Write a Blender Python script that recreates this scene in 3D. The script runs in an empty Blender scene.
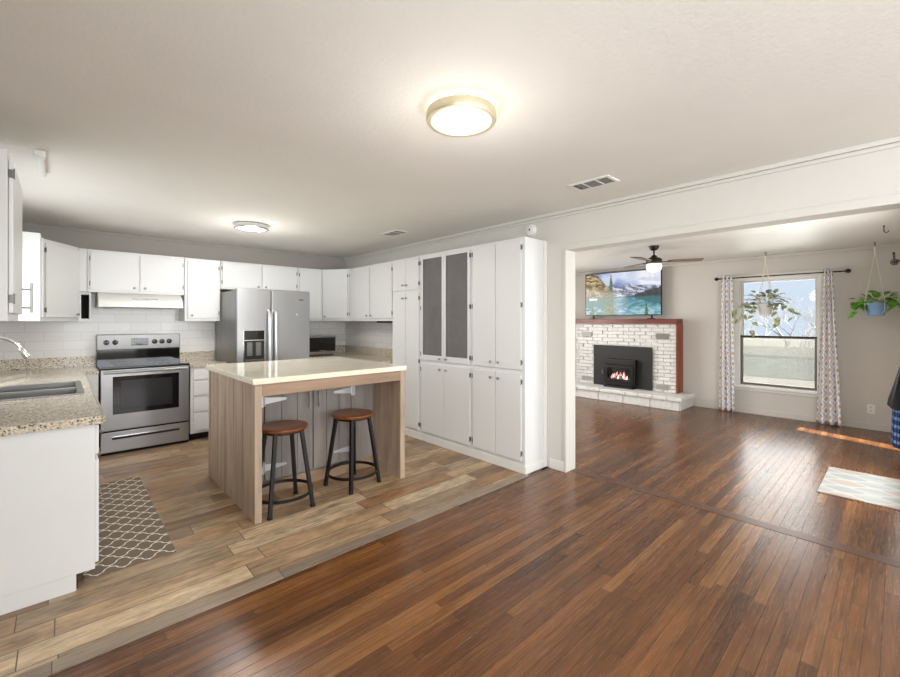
import bpy, bmesh, math, random
from mathutils import Vector, Matrix, noise
random.seed(7)
PI = math.pi
C = bpy.context.scene.collection
S = bpy.context.scene

# ------------------------------------------------------------------ camera, world, sun, exposure
TH = math.atan(388/418.)
cd = bpy.data.cameras.new('camera'); cam = bpy.data.objects.new('camera', cd); C.objects.link(cam)
cam.location = (0, 0, 1.42); cam.rotation_euler = (PI/2, 0, -TH)
cd.sensor_width = 36; cd.lens = 418/900*36; cd.shift_y = -17.5/900; cd.clip_start = .02
S.camera = cam
S.view_settings.view_transform = 'Standard'; S.view_settings.look = 'None'
S.view_settings.gamma = 1; S.view_settings.use_curve_mapping = False
S.view_settings.exposure = 0.40
W = bpy.data.worlds.new('sky'); S.world = W; W.use_nodes = True
bg = W.node_tree.nodes['Background']; bg.inputs[0].default_value = (.66, .74, .88, 1); bg.inputs[1].default_value = .85

def light(name, kind, loc, rot, energy, color=(1, 1, 1), **k):
    l = bpy.data.lights.new(name, kind); o = bpy.data.objects.new(name, l); C.objects.link(o)
    o.location = loc; o.rotation_euler = rot; l.energy = energy; l.color = color
    for a, b in k.items(): setattr(l, a, b)
    return o
def aim(o, d): o.rotation_euler = Vector(d).to_track_quat('-Z', 'Y').to_euler()
sun = light('sun', 'SUN', (5, -8, 8), (0, 0, 0), 22, (1, .96, .9), angle=.009)
aim(sun, (.30, .88, -.80))
# area lamps set as daylight at windows and door, plus an added fill
a = light('daylight_behind', 'AREA', (1.5, -2.9, 1.45), (0, 0, 0), 95, (.95, .98, 1), shape='RECTANGLE', size=3.2, size_y=1.7); aim(a, (0, 1, 0))
a = light('daylight_sink_window', 'AREA', (-.565, 4.42, 1.60), (0, 0, 0), 12, (.95, .98, 1), shape='RECTANGLE', size=1.2, size_y=.9); aim(a, (1, 0, 0))
a = light('daylight_left', 'AREA', (-.50, -.9, 1.45), (0, 0, 0), 58, (.95, .98, 1), shape='RECTANGLE', size=1.7, size_y=1.5); aim(a, (1, 0, 0))
a = light('daylight_patio_door', 'AREA', (4.95, -.035, 1.1), (0, 0, 0), 34, (1, .97, .94), shape='RECTANGLE', size=1.5, size_y=1.9); aim(a, (0, 1, 0))
a = light('daylight_far_window', 'AREA', (7.842, 1.25, 1.25), (0, 0, 0), 16, (1, .98, .95), shape='RECTANGLE', size=.9, size_y=1.6); aim(a, (-1, 0, 0))
a = light('fill_living_left', 'AREA', (5.4, 4.95, 1.4), (0, 0, 0), 58, (1, .985, .96), shape='RECTANGLE', size=2.2, size_y=1.5); aim(a, (0, -1, 0))  # added fill lamp in front of a solid wall, no window there

# ------------------------------------------------------------------ materials
def srgb(r, g, b):
    f = lambda c: (c/255/12.92 if c/255 <= .04045 else ((c/255+.055)/1.055)**2.4)
    return (f(r), f(g), f(b), 1)
class NT:
    def __init__(s, name):
        s.m = bpy.data.materials.new(name); s.m.use_nodes = True; s.t = s.m.node_tree
        s.b = s.t.nodes['Principled BSDF']; s.out = s.t.nodes['Material Output']
    def n(s, typ, ins={}, **k):
        nd = s.t.nodes.new(typ)
        for a, b in k.items(): setattr(nd, a, b)
        for a, b in ins.items(): s.put(nd.inputs[a], b)
        return nd
    def put(s, sock, v):
        if isinstance(v, bpy.types.NodeSocket): s.t.links.new(v, sock)
        elif isinstance(v, bpy.types.Node): s.t.links.new(v.outputs[0], sock)
        else: sock.default_value = v
    def math(s, op, a, b=0, c=0):
        return s.n('ShaderNodeMath', {0: a, 1: b, 2: c}, operation=op).outputs[0]
    def set(s, **k):
        for a, b in k.items(): s.put(s.b.inputs[a.replace('_', ' ')], b)
        return s
    def ramp(s, fac, stops, interp='LINEAR'):
        r = s.n('ShaderNodeValToRGB', {0: fac}); cr = r.color_ramp; cr.interpolation = interp
        while len(cr.elements) < len(stops): cr.elements.new(.5)
        for e, (p, c) in zip(cr.elements, stops): e.position = p; e.color = c
        return r.outputs[0]
    def co(s, scale=(1, 1, 1), which='Object', rot=(0, 0, 0)):
        tc = s.n('ShaderNodeTexCoord')
        return s.n('ShaderNodeMapping', {0: tc.outputs[which], 'Scale': scale, 'Rotation': rot}).outputs[0]
    def noise(s, co, scale, detail=4, rough=.55, out=0, dist=0.0):
        return s.n('ShaderNodeTexNoise', {'Vector': co, 'Scale': scale, 'Detail': detail, 'Roughness': rough, 'Distortion': dist}).outputs[out]
    def bump(s, h, strength=.2, dist=.01):
        s.put(s.b.inputs['Normal'], s.n('ShaderNodeBump', {'Height': h, 'Strength': strength, 'Distance': dist}))
    def mix(s, f, a, b, mode='MIX'):
        nd = s.n('ShaderNodeMix', data_type='RGBA', blend_type=mode)
        s.put(nd.inputs['Factor'], f); s.put(nd.inputs['A'], a); s.put(nd.inputs['B'], b)
        return nd.outputs['Result']
def plain(name, col, rough=.5, metal=0, bump=0, bs=120, spec=.5, vary=.03):
    t = NT(name); t.set(Roughness=rough, Metallic=metal); t.b.inputs['Specular IOR Level'].default_value = spec
    n = t.noise(t.co(), 3.0, 3)
    c2 = tuple(max(0, x*(1-2*vary)) for x in col[:3])+(1,)
    t.put(t.b.inputs['Base Color'], t.ramp(n, [(.3, c2), (.7, col)]))
    if bump: t.bump(t.noise(t.co(), bs, 3), bump, .004)
    return t.m
M = {}
M['white'] = plain('white_cabinet_paint', srgb(224, 225, 224), .35, bump=.03, bs=60, vary=.01)
M['trim'] = plain('white_trim_paint', srgb(228, 227, 222), .4, vary=.01)
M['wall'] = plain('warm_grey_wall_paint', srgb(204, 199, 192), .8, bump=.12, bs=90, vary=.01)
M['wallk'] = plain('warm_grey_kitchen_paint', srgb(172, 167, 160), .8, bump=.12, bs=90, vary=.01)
M['header'] = plain('cream_wall_paint', srgb(210, 208, 201), .7, bump=.08, bs=90, vary=.01)
M['ceil'] = plain('textured_ceiling_paint', srgb(230, 228, 222), .85, bump=.35, bs=45, vary=.015)
M['ceil2'] = plain('white_ceiling_paint', srgb(226, 224, 217), .45, bump=.15, bs=25, vary=.01)
M['black'] = plain('black_metal', srgb(26, 25, 25), .42, .3)
M['blackgloss'] = plain('black_glass', srgb(10, 10, 11), .06, spec=.6)
M['dark'] = plain('dark_gap', srgb(22, 20, 19), .8)
M['chrome'] = plain('chrome', srgb(205, 205, 205), .16, 1)
M['nickel'] = plain('brushed_nickel', srgb(165, 163, 160), .3, 1)
M['hinge'] = plain('dull_hinge_metal', srgb(120, 118, 114), .4, .8)
M['galv'] = plain('galvanised_steel', srgb(214, 217, 220), .32, .55)
M['bronze'] = plain('dark_bronze', srgb(46, 34, 28), .4, .6)
M['gold'] = plain('brushed_pale_gold', srgb(222, 212, 184), .45, .8)
M['plastic'] = plain('white_plastic', srgb(232, 232, 228), .35)
M['grille'] = plain('grey_grille', srgb(150, 146, 140), .5, .2)
M['ventgrey'] = plain('pale_grey_vent_paint', srgb(186, 184, 180), .6)
M['chalk'] = plain('chalkboard_grey', srgb(118, 115, 113), .75, vary=.12)
M['stovegrey'] = plain('black_stove_paint', srgb(38, 37, 37), .6, .1)
M['potblue'] = plain('blue_glazed_pot', srgb(150, 188, 232), .3, vary=.12)
M['potwhite'] = plain('pale_pot', srgb(205, 205, 203), .4)
M['cord'] = plain('cream_macrame_cord', srgb(222, 214, 198), .9)
M['jacket'] = plain('black_leather', srgb(24, 24, 27), .75, bump=.5, bs=25, vary=.2)
M['ground'] = plain('pale_dry_ground', srgb(136, 130, 120), .95, vary=.12)
M['fence'] = plain('weathered_fence_boards', srgb(98, 101, 94), .9, vary=.15)
M['bark'] = plain('pale_bare_bark', srgb(142, 141, 138), .9, vary=.1)
M['stem'] = plain('plant_stem', srgb(92, 120, 60), .7)

def steel(name, col, axis):
    t = NT(name); sc = (260, 260, 1.5) if axis == 'z' else (1.5, 260, 260)
    n = t.noise(t.co(sc), 1, 2); t.set(Metallic=.85)
    t.put(t.b.inputs['Base Color'], t.ramp(n, [(.3, tuple(.93*x for x in col[:3])+(1,)), (.7, col)]))
    t.put(t.b.inputs['Roughness'], t.math('MULTIPLY_ADD', n, .08, .27))
    t.bump(t.noise(t.co((4, 4, .7)), 1, 1), .25, .02)
    return t.m
M['steel'] = steel('brushed_stainless_steel', srgb(172, 172, 173), 'z')
M['steelh'] = steel('brushed_stainless_steel_wide', srgb(164, 164, 165), 'x')
M['steelsat'] = plain('satin_handle_steel', srgb(216, 216, 216), .33, .9)
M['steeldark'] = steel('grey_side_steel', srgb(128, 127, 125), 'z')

def emis(name, col, st):
    t = NT(name); t.set(Emission_Strength=st, Emission_Color=col, Base_Color=col); t.b.inputs['Roughness'].default_value = .4
    t.put(t.b.inputs['Emission Color'], t.ramp(t.noise(t.co(), 2), [(.3, col), (.7, col)]))
    return t.m
M['lamp'] = emis('lit_diffuser', (.97, .98, 1, 1), .5)
M['lampwarm'] = emis('lit_ring', (1, .93, .78, 1), 4.0)
M['fire'] = emis('flames', (1, .3, .26, 1), 1.1)
M['fire2'] = emis('flame_tips', (1, .75, .7, 1), 1.2)

def planks(name, pw, pl, stops, grain=.35, along='x', rough=(.18, .42), gap=.012, gapcol=(.02, .013, .009, 1), bump=.25, gsc=22, g2amt=.6, gx=1.6, blotch=0, bsc=1.4):
    """plank floor: rows of width pw, boards of length pl, each with its own tone"""
    t = NT(name)
    tc = t.n('ShaderNodeTexCoord'); sep = t.n('ShaderNodeSeparateXYZ', {0: tc.outputs['Object']})
    X, Y = (sep.outputs[0], sep.outputs[1]) if along == 'x' else (sep.outputs[1], sep.outputs[0])
    ry = t.math('DIVIDE', Y, pw); row = t.math('FLOOR', ry); fy = t.math('FRACT', ry)
    rr = t.n('ShaderNodeTexWhiteNoise', {'W': row}, noise_dimensions='1D').outputs[0]
    rx = t.math('ADD', t.math('DIVIDE', X, pl), t.math('MULTIPLY', rr, 7.3)); col = t.math('FLOOR', rx); fx = t.math('FRACT', rx)
    cid = t.n('ShaderNodeCombineXYZ', {0: col, 1: row}).outputs[0]
    wn = t.n('ShaderNodeTexWhiteNoise', {'Vector': cid}, noise_dimensions='3D')
    base = t.ramp(wn.outputs[0], stops)
    # grain, shifted per board
    gv = t.n('ShaderNodeCombineXYZ', {0: t.math('MULTIPLY', X, gx), 1: t.math('MULTIPLY', Y, gsc), 2: t.math('MULTIPLY', wn.outputs[0], 40)}).outputs[0]
    g = t.noise(gv, 1.6, 7, .7, 0, .9)
    g2 = t.noise(gv, 6, 5, .7)
    gm = t.ramp(g, [(.30, (1-grain, 1-grain, 1-grain, 1)), (.52, (1, 1, 1, 1)), (.75, (1+grain*.6, 1+grain*.5, 1+grain*.4, 1))])
    c = t.mix(1.0, base, gm, 'MULTIPLY')
    gm2 = t.ramp(g2, [(.38, (.58, .52, .48, 1)), (.52, (1, 1, 1, 1))])
    c = t.mix(g2amt, c, gm2, 'MULTIPLY')
    if blotch:
        bl = t.noise(t.co((.8, 1.8, 1)), bsc, 5, .65)
        c = t.mix(blotch, c, t.ramp(bl, [(.32, (.50, .44, .40, 1)), (.5, (1, 1, 1, 1)), (.7, (1.3, 1.26, 1.2, 1))]), 'MULTIPLY')
    # joints
    ey = t.math('LESS_THAN', t.math('MINIMUM', fy, t.math('SUBTRACT', 1, fy)), gap)
    ex = t.math('LESS_THAN', t.math('MINIMUM', fx, t.math('SUBTRACT', 1, fx)), gap*pw/pl)
    e = t.math('MAXIMUM', ex, ey)
    t.put(t.b.inputs['Base Color'], t.mix(e, c, gapcol))
    big = t.noise(t.co(), 1.3, 3)
    r = t.math('ADD', t.math('MULTIPLY', g2, rough[1]-rough[0]), t.math('MULTIPLY_ADD', big, .12, rough[0]-.05))
    t.put(t.b.inputs['Roughness'], r)
    h = t.math('SUBTRACT', t.math('MULTIPLY', g2, .5), e)
    t.bump(h, bump, .002)
    return t.m
M['wood'] = planks('dark_oak_strip_floor', .057, 1.15, [(0, srgb(82, 50, 26)), (.2, srgb(98, 61, 32)), (.55, srgb(109, 69, 37)), (.85, srgb(122, 80, 43)), (1, srgb(134, 92, 53))], .5, bump=.35, rough=(.13, .36), gap=.016, g2amt=.5, gx=.8, blotch=.45)
M['woodY'] = planks('dark_oak_border_board', .09, 6, [(0, srgb(88, 60, 42)), (1, srgb(100, 68, 48))], .3, along='y')
M['tile'] = planks('wood_look_tile_floor', .152, .92, [(0, srgb(122, 96, 72)), (.18, srgb(166, 137, 106)), (.36, srgb(188, 160, 126)), (.5, srgb(150, 127, 102)), (.62, srgb(204, 182, 150)), (.76, srgb(178, 142, 104)), (.88, srgb(140, 115, 92)), (1, srgb(164, 124, 86))], .5, rough=(.25, .45), gap=.016, gapcol=srgb(92, 74, 58), bump=.3, gsc=11, blotch=.7, bsc=5.0)
M['edge'] = planks('grey_brown_edge_tile', .5, .93, [(0, srgb(132, 118, 104)), (1, srgb(156, 140, 122))], .3, rough=(.35, .55), gap=.003, gapcol=srgb(70, 55, 42), gsc=22)

def woodm(name, c1, c2, c3, axis='z', rough=.5, sc=1.0, ns=30):
    t = NT(name); s = {'z': (ns, ns, 1.6), 'x': (1.6, ns, ns), 'y': (ns, 1.6, ns)}[axis]
    s = tuple(x*sc for x in s)
    g = t.noise(t.co(s), 1, 6, .62); b = t.noise(t.co(tuple(x*.16 for x in s)), 1, 3)
    c = t.ramp(g, [(.3, c1), (.5, c2), (.72, c3)])
    c = t.mix(.5, c, t.ramp(b, [(.3, (.74, .72, .70, 1)), (.7, (1.1, 1.08, 1.05, 1))]), 'MULTIPLY')
    t.put(t.b.inputs['Base Color'], c); t.set(Roughness=rough); t.bump(g, .15, .003)
    return t.m
M['isl'] = woodm('weathered_oak', srgb(150, 131, 113), srgb(174, 154, 134), srgb(192, 172, 152), 'z', .6, ns=14)
M['islx'] = woodm('weathered_oak_rail', srgb(138, 114, 94), srgb(158, 133, 110), srgb(176, 151, 128), 'x', .6, ns=14)
M['isld'] = woodm('grey_stained_boards', srgb(122, 116, 112), srgb(138, 131, 126), srgb(152, 146, 140), 'z', .55, ns=14)
M['seat'] = woodm('honey_stained_seat', srgb(88, 42, 14), srgb(122, 64, 24), srgb(150, 88, 36), 'x', .28)
M['mahog'] = woodm('red_brown_mantel_wood', srgb(84, 34, 22), srgb(108, 48, 32), srgb(132, 64, 44), 'y', .35)
M['side'] = woodm('red_brown_side_wood', srgb(112, 52, 30), srgb(142, 72, 44), srgb(166, 96, 62), 'z', .45)
M['blade'] = woodm('fan_blade_wood', srgb(104, 86, 74), srgb(128, 108, 94), srgb(148, 128, 112), 'x', .4)

def granite():
    t = NT('speckled_granite'); co = t.co()
    v = t.n('ShaderNodeTexVoronoi', {'Vector': co, 'Scale': 130.0}); n = t.noise(co, 45, 4, .7)
    bw = t.n('ShaderNodeSeparateColor', {0: v.outputs['Color']}).outputs[0]
    c = t.ramp(bw, [(0, srgb(96, 84, 72)), (.1, srgb(134, 122, 106)), (.2, srgb(200, 188, 168)), (.45, srgb(222, 212, 194)), (.75, srgb(204, 190, 166)), (.9, srgb(182, 178, 172)), (1, srgb(228, 222, 210))], 'CONSTANT')
    c = t.mix(.5, c, t.ramp(n, [(.35, (.6, .57, .52, 1)), (.55, (1, 1, 1, 1))]), 'MULTIPLY')
    t.put(t.b.inputs['Base Color'], c); t.set(Roughness=.12)
    return t.m
M['granite'] = granite()
def quartz():
    t = NT('cream_worktop'); n = t.noise(t.co(), 6, 6)
    t.put(t.b.inputs['Base Color'], t.ramp(n, [(.3, srgb(232, 222, 198)), (.7, srgb(242, 235, 216))])); t.set(Roughness=.07)
    return t.m
M['quartz'] = quartz()
def subway():
    t = NT('white_subway_tile'); tc = t.n('ShaderNodeTexCoord')
    b = t.n('ShaderNodeTexBrick', {'Vector': tc.outputs['UV'], 'Color1': srgb(226, 224, 221), 'Color2': srgb(216, 213, 209), 'Mortar': srgb(204, 201, 196), 'Scale': 1.0, 'Mortar Size': .003, 'Brick Width': .30, 'Row Height': .10})
    t.put(t.b.inputs['Base Color'], b.outputs['Color']); t.set(Roughness=.15); t.bump(b.outputs['Fac'], -.3, .003)
    return t.m
M['subway'] = subway()
def brickpaint():
    t = NT('white_painted_brick'); n = t.noise(t.co(), 22, 5, .7)
    t.put(t.b.inputs['Base Color'], t.ramp(n, [(.25, srgb(196, 194, 190)), (.5, srgb(226, 225, 222))])); t.set(Roughness=.6); t.bump(n, .6, .01)
    return t.m
M['brick'] = brickpaint()

def pattern(name, f):
    t = NT(name); tc = t.n('ShaderNodeTexCoord'); sep = t.n('ShaderNodeSeparateXYZ', {0: tc.outputs['UV']})
    f(t, sep.outputs[0], sep.outputs[1]); t.set(Roughness=.95); t.b.inputs['Specular IOR Level'].default_value = .1
    t.bump(t.noise(t.co(), 400, 2), .3, .002)
    return t.m
def trellis(t, u, v):
    a = t.math('COSINE', t.math('MULTIPLY', u, 2*PI/.118)); b = t.math('COSINE', t.math('MULTIPLY', v, 2*PI/.140))
    b3 = t.math('COSINE', t.math('MULTIPLY', v, 6*PI/.140))
    s = t.math('ABSOLUTE', t.math('ADD', t.math('ADD', a, b), t.math('MULTIPLY', b3, .22)))
    n = t.noise(t.co(), 250, 2)
    c = t.mix(n, srgb(108, 97, 86), srgb(132, 120, 107))
    t.put(t.b.inputs['Base Color'], t.mix(t.math('LESS_THAN', s, .22), c, srgb(232, 224, 208)))
M['rug1'] = pattern('brown_trellis_rug', trellis)
def leafy(t, u, v):
    a = t.math('COSINE', t.math('MULTIPLY', u, 2*PI/.20)); b = t.math('COSINE', t.math('MULTIPLY', v, 2*PI/.34))
    s = t.math('ADD', a, b); q = t.math('COSINE', t.math('MULTIPLY', u, 2*PI/.40)); n = t.noise(t.co(), 60, 4)
    tone = t.mix(t.math('GREATER_THAN', q, 0), srgb(140, 150, 152), srgb(160, 150, 142))
    tone2 = t.mix(t.math('GREATER_THAN', q, 0), srgb(158, 164, 162), srgb(146, 154, 156))
    c = t.mix(t.math('GREATER_THAN', s, .35), srgb(178, 176, 170), tone)
    c = t.mix(t.math('LESS_THAN', s, -.45), c, tone2)
    t.put(t.b.inputs['Base Color'], t.mix(t.math('MULTIPLY', n, .5), c, srgb(182, 180, 174)))
M['rug2'] = pattern('pale_blue_leaf_rug', leafy)
def curt(t, u, v):
    def q(x, k=0.0): return t.math('ABSOLUTE', t.math('SUBTRACT', t.math('FRACT', t.math('DIVIDE', x, .16)), .5))
    s = t.math('ADD', q(u), q(v))
    c = t.mix(t.math('LESS_THAN', s, .20), srgb(238, 237, 238), srgb(208, 180, 136))
    c = t.mix(t.math('GREATER_THAN', s, .80), c, srgb(208, 180, 136))
    c = t.mix(t.math('LESS_THAN', t.math('ABSOLUTE', t.math('SUBTRACT', s, .5)), .06), c, srgb(196, 200, 218))
    t.put(t.b.inputs['Base Color'], c)
M['curtain'] = pattern('patterned_curtain_cloth', curt)
def plaid(t, u, v):
    a = t.math('GREATER_THAN', t.math('SINE', t.math('MULTIPLY', u, 2*PI/.06)), .3); b = t.math('GREATER_THAN', t.math('SINE', t.math('MULTIPLY', v, 2*PI/.08)), .3)
    t.put(t.b.inputs['Base Color'], t.ramp(t.math('MULTIPLY', t.math('ADD', a, b), .5), [(0, srgb(34, 48, 84)), (.5, srgb(62, 92, 146)), (1, srgb(150, 176, 214))], 'CONSTANT'))
M['plaid'] = pattern('blue_plaid_cloth', plaid)
def leafm(name, c1, c2):
    t = NT(name); n = t.noise(t.co(), 28, 3)
    t.put(t.b.inputs['Base Color'], t.ramp(n, [(.38, c1), (.62, c2)])); t.set(Roughness=.35)
    return t.m
M['leaf'] = leafm('green_pothos_leaf', srgb(58, 120, 36), srgb(128, 184, 60))
M['leaf2'] = leafm('grey_green_variegated_leaf', srgb(112, 128, 104), srgb(196, 200, 150))
M['leaf3'] = leafm('silvery_leaf', srgb(98, 106, 112), srgb(150, 158, 160))
def glass(name, tint, fac, gl=.02):
    t = NT(name); tr = t.n('ShaderNodeBsdfTransparent', {0: tint}); g = t.n('ShaderNodeBsdfGlossy', {'Roughness': gl})
    fr = t.n('ShaderNodeFresnel', {0: 1.45}); m = t.n('ShaderNodeMixShader', {0: t.math('MULTIPLY', fr, fac), 1: tr, 2: g})
    t.t.links.new(m.outputs[0], t.out.inputs[0]); return t.m
M['glass'] = glass('window_glass', (.96, .98, .98, 1), .8)
def screen():
    t = NT('insect_screen'); tr = t.n('ShaderNodeBsdfTransparent'); d = t.n('ShaderNodeBsdfDiffuse', {0: srgb(205, 205, 200)})
    m = t.n('ShaderNodeMixShader', {0: t.math('MULTIPLY_ADD', t.noise(t.co(), 300, 1), .1, .38), 1: tr, 2: d}); t.t.links.new(m.outputs[0], t.out.inputs[0]); return t.m
M['screen'] = screen()
def tvmat():
    t = NT('tv_picture'); a = t.n('ShaderNodeVertexColor', layer_name='Col'); t.set(Base_Color=(.02, .02, .02, 1), Roughness=.12, Emission_Strength=.68)
    t.put(t.b.inputs['Emission Color'], a.outputs[0]); return t.m
M['tv'] = tvmat()

# ------------------------------------------------------------------ mesh helpers
def box(bm, x0, x1, y0, y1, z0, z1, bev=0):
    r = bmesh.ops.create_cube(bm, size=1); vs = r['verts']
    for v in vs: v.co = Vector(((x0+x1)/2+v.co.x*(x1-x0), (y0+y1)/2+v.co.y*(y1-y0), (z0+z1)/2+v.co.z*(z1-z0)))
    if bev:
        es = list({e for v in vs for e in v.link_edges})
        bmesh.ops.bevel(bm, geom=es, offset=bev, segments=2, affect='EDGES', profile=.5)
    return bm
def B(*a, bev=0): return box(bmesh.new(), *a, bev=bev)
def boxes(lst, bev=0):
    bm = bmesh.new()
    for b in lst: box(bm, *b, bev=bev)
    return bm
def tube(bm, pts, r, n=10, cap=True):
    pts = [Vector(p) for p in pts]; rings = []; up = None
    for i, p in enumerate(pts):
        d = (pts[min(i+1, len(pts)-1)]-pts[max(i-1, 0)]).normalized()
        if up is None: up = d.orthogonal().normalized()
        up = (up-d*up.dot(d)).normalized(); s = d.cross(up)
        rr = r[i] if isinstance(r, (list, tuple)) else r
        rings.append([bm.verts.new(p+(up*math.cos(2*PI*k/n)+s*math.sin(2*PI*k/n))*rr) for k in range(n)])
    for a, b in zip(rings, rings[1:]):
        for k in range(n): bm.faces.new((a[k], a[(k+1) % n], b[(k+1) % n], b[k]))
    if cap: bm.faces.new(rings[0][::-1]); bm.faces.new(rings[-1])
    return bm
def lathe(bm, prof, c=(0, 0, 0), n=32, axis='z'):
    rings = []
    def P(r, h, a):
        x, y = r*math.cos(a), r*math.sin(a)
        return Vector(c)+(Vector((x, y, h)) if axis == 'z' else Vector((x, h, y)) if axis == 'y' else Vector((h, x, y)))
    for r, h in prof:
        rings.append([bm.verts.new(P(max(r, 1e-5), h, 2*PI*k/n)) for k in range(n)])
    for a, b in zip(rings, rings[1:]):
        for k in range(n): bm.faces.new((a[k], a[(k+1) % n], b[(k+1) % n], b[k]))
    return bm
def finish(bm):
    bmesh.ops.remove_doubles(bm, verts=bm.verts, dist=1e-5); bmesh.ops.recalc_face_normals(bm, faces=bm.faces)
def obj(name, bm, mat, parent=None, loc=(0, 0, 0), smooth=True, fin=True, uv=None):
    if fin: finish(bm)
    if uv:
        l = bm.loops.layers.uv.new('UVMap')
        for f in bm.faces:
            for lp in f.loops: lp[l].uv = uv(lp.vert.co, f.normal)
    me = bpy.data.meshes.new(name); bm.to_mesh(me); bm.free()
    for m in (mat if isinstance(mat, (list, tuple)) else [mat]): me.materials.append(m)
    if smooth:
        me.shade_smooth()
        try: me.set_sharp_from_angle(angle=math.radians(40))
        except Exception: pass
    o = bpy.data.objects.new(name, me); C.objects.link(o); o.location = loc
    if parent: o.parent = parent
    if smooth and fin: md = o.modifiers.new('shading', 'WEIGHTED_NORMAL'); md.keep_sharp = True
    return o
def tag(o, label, cat, group=None, kind=None):
    o['label'] = label; o['category'] = cat
    if group: o['group'] = group
    if kind: o['kind'] = kind
    return o
def thing(name, label, cat, loc=(0, 0, 0), rz=0, group=None):
    o = bpy.data.objects.new(name, None); C.objects.link(o); o.location = loc; o.rotation_euler = (0, 0, rz)
    o.empty_display_size = .1
    return tag(o, label, cat, group)
def struct(name, bm, mat, label, cat, parent=None, uv=None):
    o = obj(name, bm, mat, parent, uv=uv)
    if not parent: o['kind'] = 'structure'; o['label'] = label; o['category'] = cat
    return o
def copy_tree(o, parent=None):
    c = o.copy(); C.objects.link(c)
    if parent: c.parent = parent
    for ch in list(o.children): copy_tree(ch, c)
    return c

# ------------------------------------------------------------------ the room
ZC, ZL, YB, XL, XW, XF = 2.46, 2.40, 6.30, -.54, 3.47, 7.75
struct('floor', boxes([(XL, XW, -3, 2.315, -.1, 0), (XW, 3.53, -3, 2.13, -.1, 0), (3.53, 3.64, -3, 2.13, -.1, -.002), (3.64, XF, -.05, 5, -.1, 0), (3.47, 3.64, 2.13, 5, -.1, -.001)]), M['wood'], 'dark brown strip oak floor of the dining and living room', 'floor')
struct('trim_1', B(3.535, 3.635, -.05, 2.13, -.02, .002), M['woodY'], 'dark floor board laid crosswise under the wide opening', 'floor board')
struct('floor_kitchen', B(XL, XW, 2.40, YB, -.1, .004), M['tile'], 'wood-look plank tile floor of the kitchen in mixed browns', 'floor')
struct('trim_2', B(XL, 3.13, 2.315, 2.40, -.1, .006), M['edge'], 'grey-brown edge row of tile beside the dark oak floor', 'floor edging')
struct('ceiling', B(XL-.1, XW, -3.1, YB+.1, ZC, ZC+.1), M['ceil'], 'textured beige ceiling over the kitchen and dining area', 'ceiling')
struct('ceiling_living', B(3.62, XF+.1, -.2, 5.1, ZL, ZL+.16), M['ceil2'], 'white ceiling over the living room', 'ceiling')
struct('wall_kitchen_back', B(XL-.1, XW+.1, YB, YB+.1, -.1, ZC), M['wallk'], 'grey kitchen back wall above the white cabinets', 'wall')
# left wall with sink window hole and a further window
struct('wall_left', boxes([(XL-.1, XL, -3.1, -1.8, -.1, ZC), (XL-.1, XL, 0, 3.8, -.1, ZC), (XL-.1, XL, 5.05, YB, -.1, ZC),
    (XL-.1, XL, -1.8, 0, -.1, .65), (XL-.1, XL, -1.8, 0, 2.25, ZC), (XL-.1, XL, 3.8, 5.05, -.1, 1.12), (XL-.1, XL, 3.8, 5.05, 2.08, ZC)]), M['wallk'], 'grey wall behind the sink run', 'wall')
struct('wall_behind', boxes([(XL-.1, 0, -3.1, -3, -.1, ZC), (3.05, 3.6, -3.1, -3, -.1, ZC), (0, 3.05, -3.1, -3, -.1, .55), (0, 3.05, -3.1, -3, 2.3, ZC)]), M['wall'], 'grey wall behind the camera with a wide window', 'wall')
YO, ZO = 2.135, 2.09
struct('wall_opening', boxes([(XW, 3.62, YO, YB, -.1, ZC), (XW, 3.62, -.05, YO, ZO, ZC+.1), (XW, 3.62, -3.1, -.05, -.1, ZC)]), M['header'], 'cream wall and header around the wide living room opening', 'wall')
struct('trim_3', boxes([(3.455, 3.625, -.05, YO+.004, ZO-.006, ZO+.05)], bev=.003), M['header'], 'cream casing along the underside of the header', 'casing')
struct('trim_4', boxes([(3.44, XW, -3, YB, ZC-.03, ZC), (3.455, XW, -3, YB, ZC-.055, ZC-.03)], bev=.004), M['header'], 'thin crown moulding along the top of the header wall', 'moulding')
struct('trim_5', B(3.455, 3.625, YO-.006, YO+.02, 0, ZO, bev=.003), M['header'], 'white jamb board at the left end of the opening', 'jamb')
struct('trim_6', B(XL, XW, YB-.015, YB, ZC-.035, ZC, bev=.004), M['wallk'], 'grey moulding at the top of the kitchen back wall', 'moulding')
struct('baseboard_opening', B(3.455, XW, YO+.02, 2.31, 0, .09, bev=.003), M['trim'], 'white baseboard between pantry and opening', 'baseboard')
WY0, WY1, WZ0, WZ1 = .79, 1.70, .44, 2.04
struct('wall_far', boxes([(XF, XF+.12, -.2, WY0, -.1, ZL), (XF, XF+.12, WY1, 5.1, -.1, ZL), (XF, XF+.12, WY0, WY1, -.1, WZ0), (XF, XF+.12, WY0, WY1, WZ1, ZL)]), M['wall'], 'warm grey far wall of the living room', 'wall')
struct('wall_living_left', boxes([(3.6, XF, 5, 5.1, -.1, ZL)]), M['wall'], 'grey left wall of the living room', 'wall')
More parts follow.
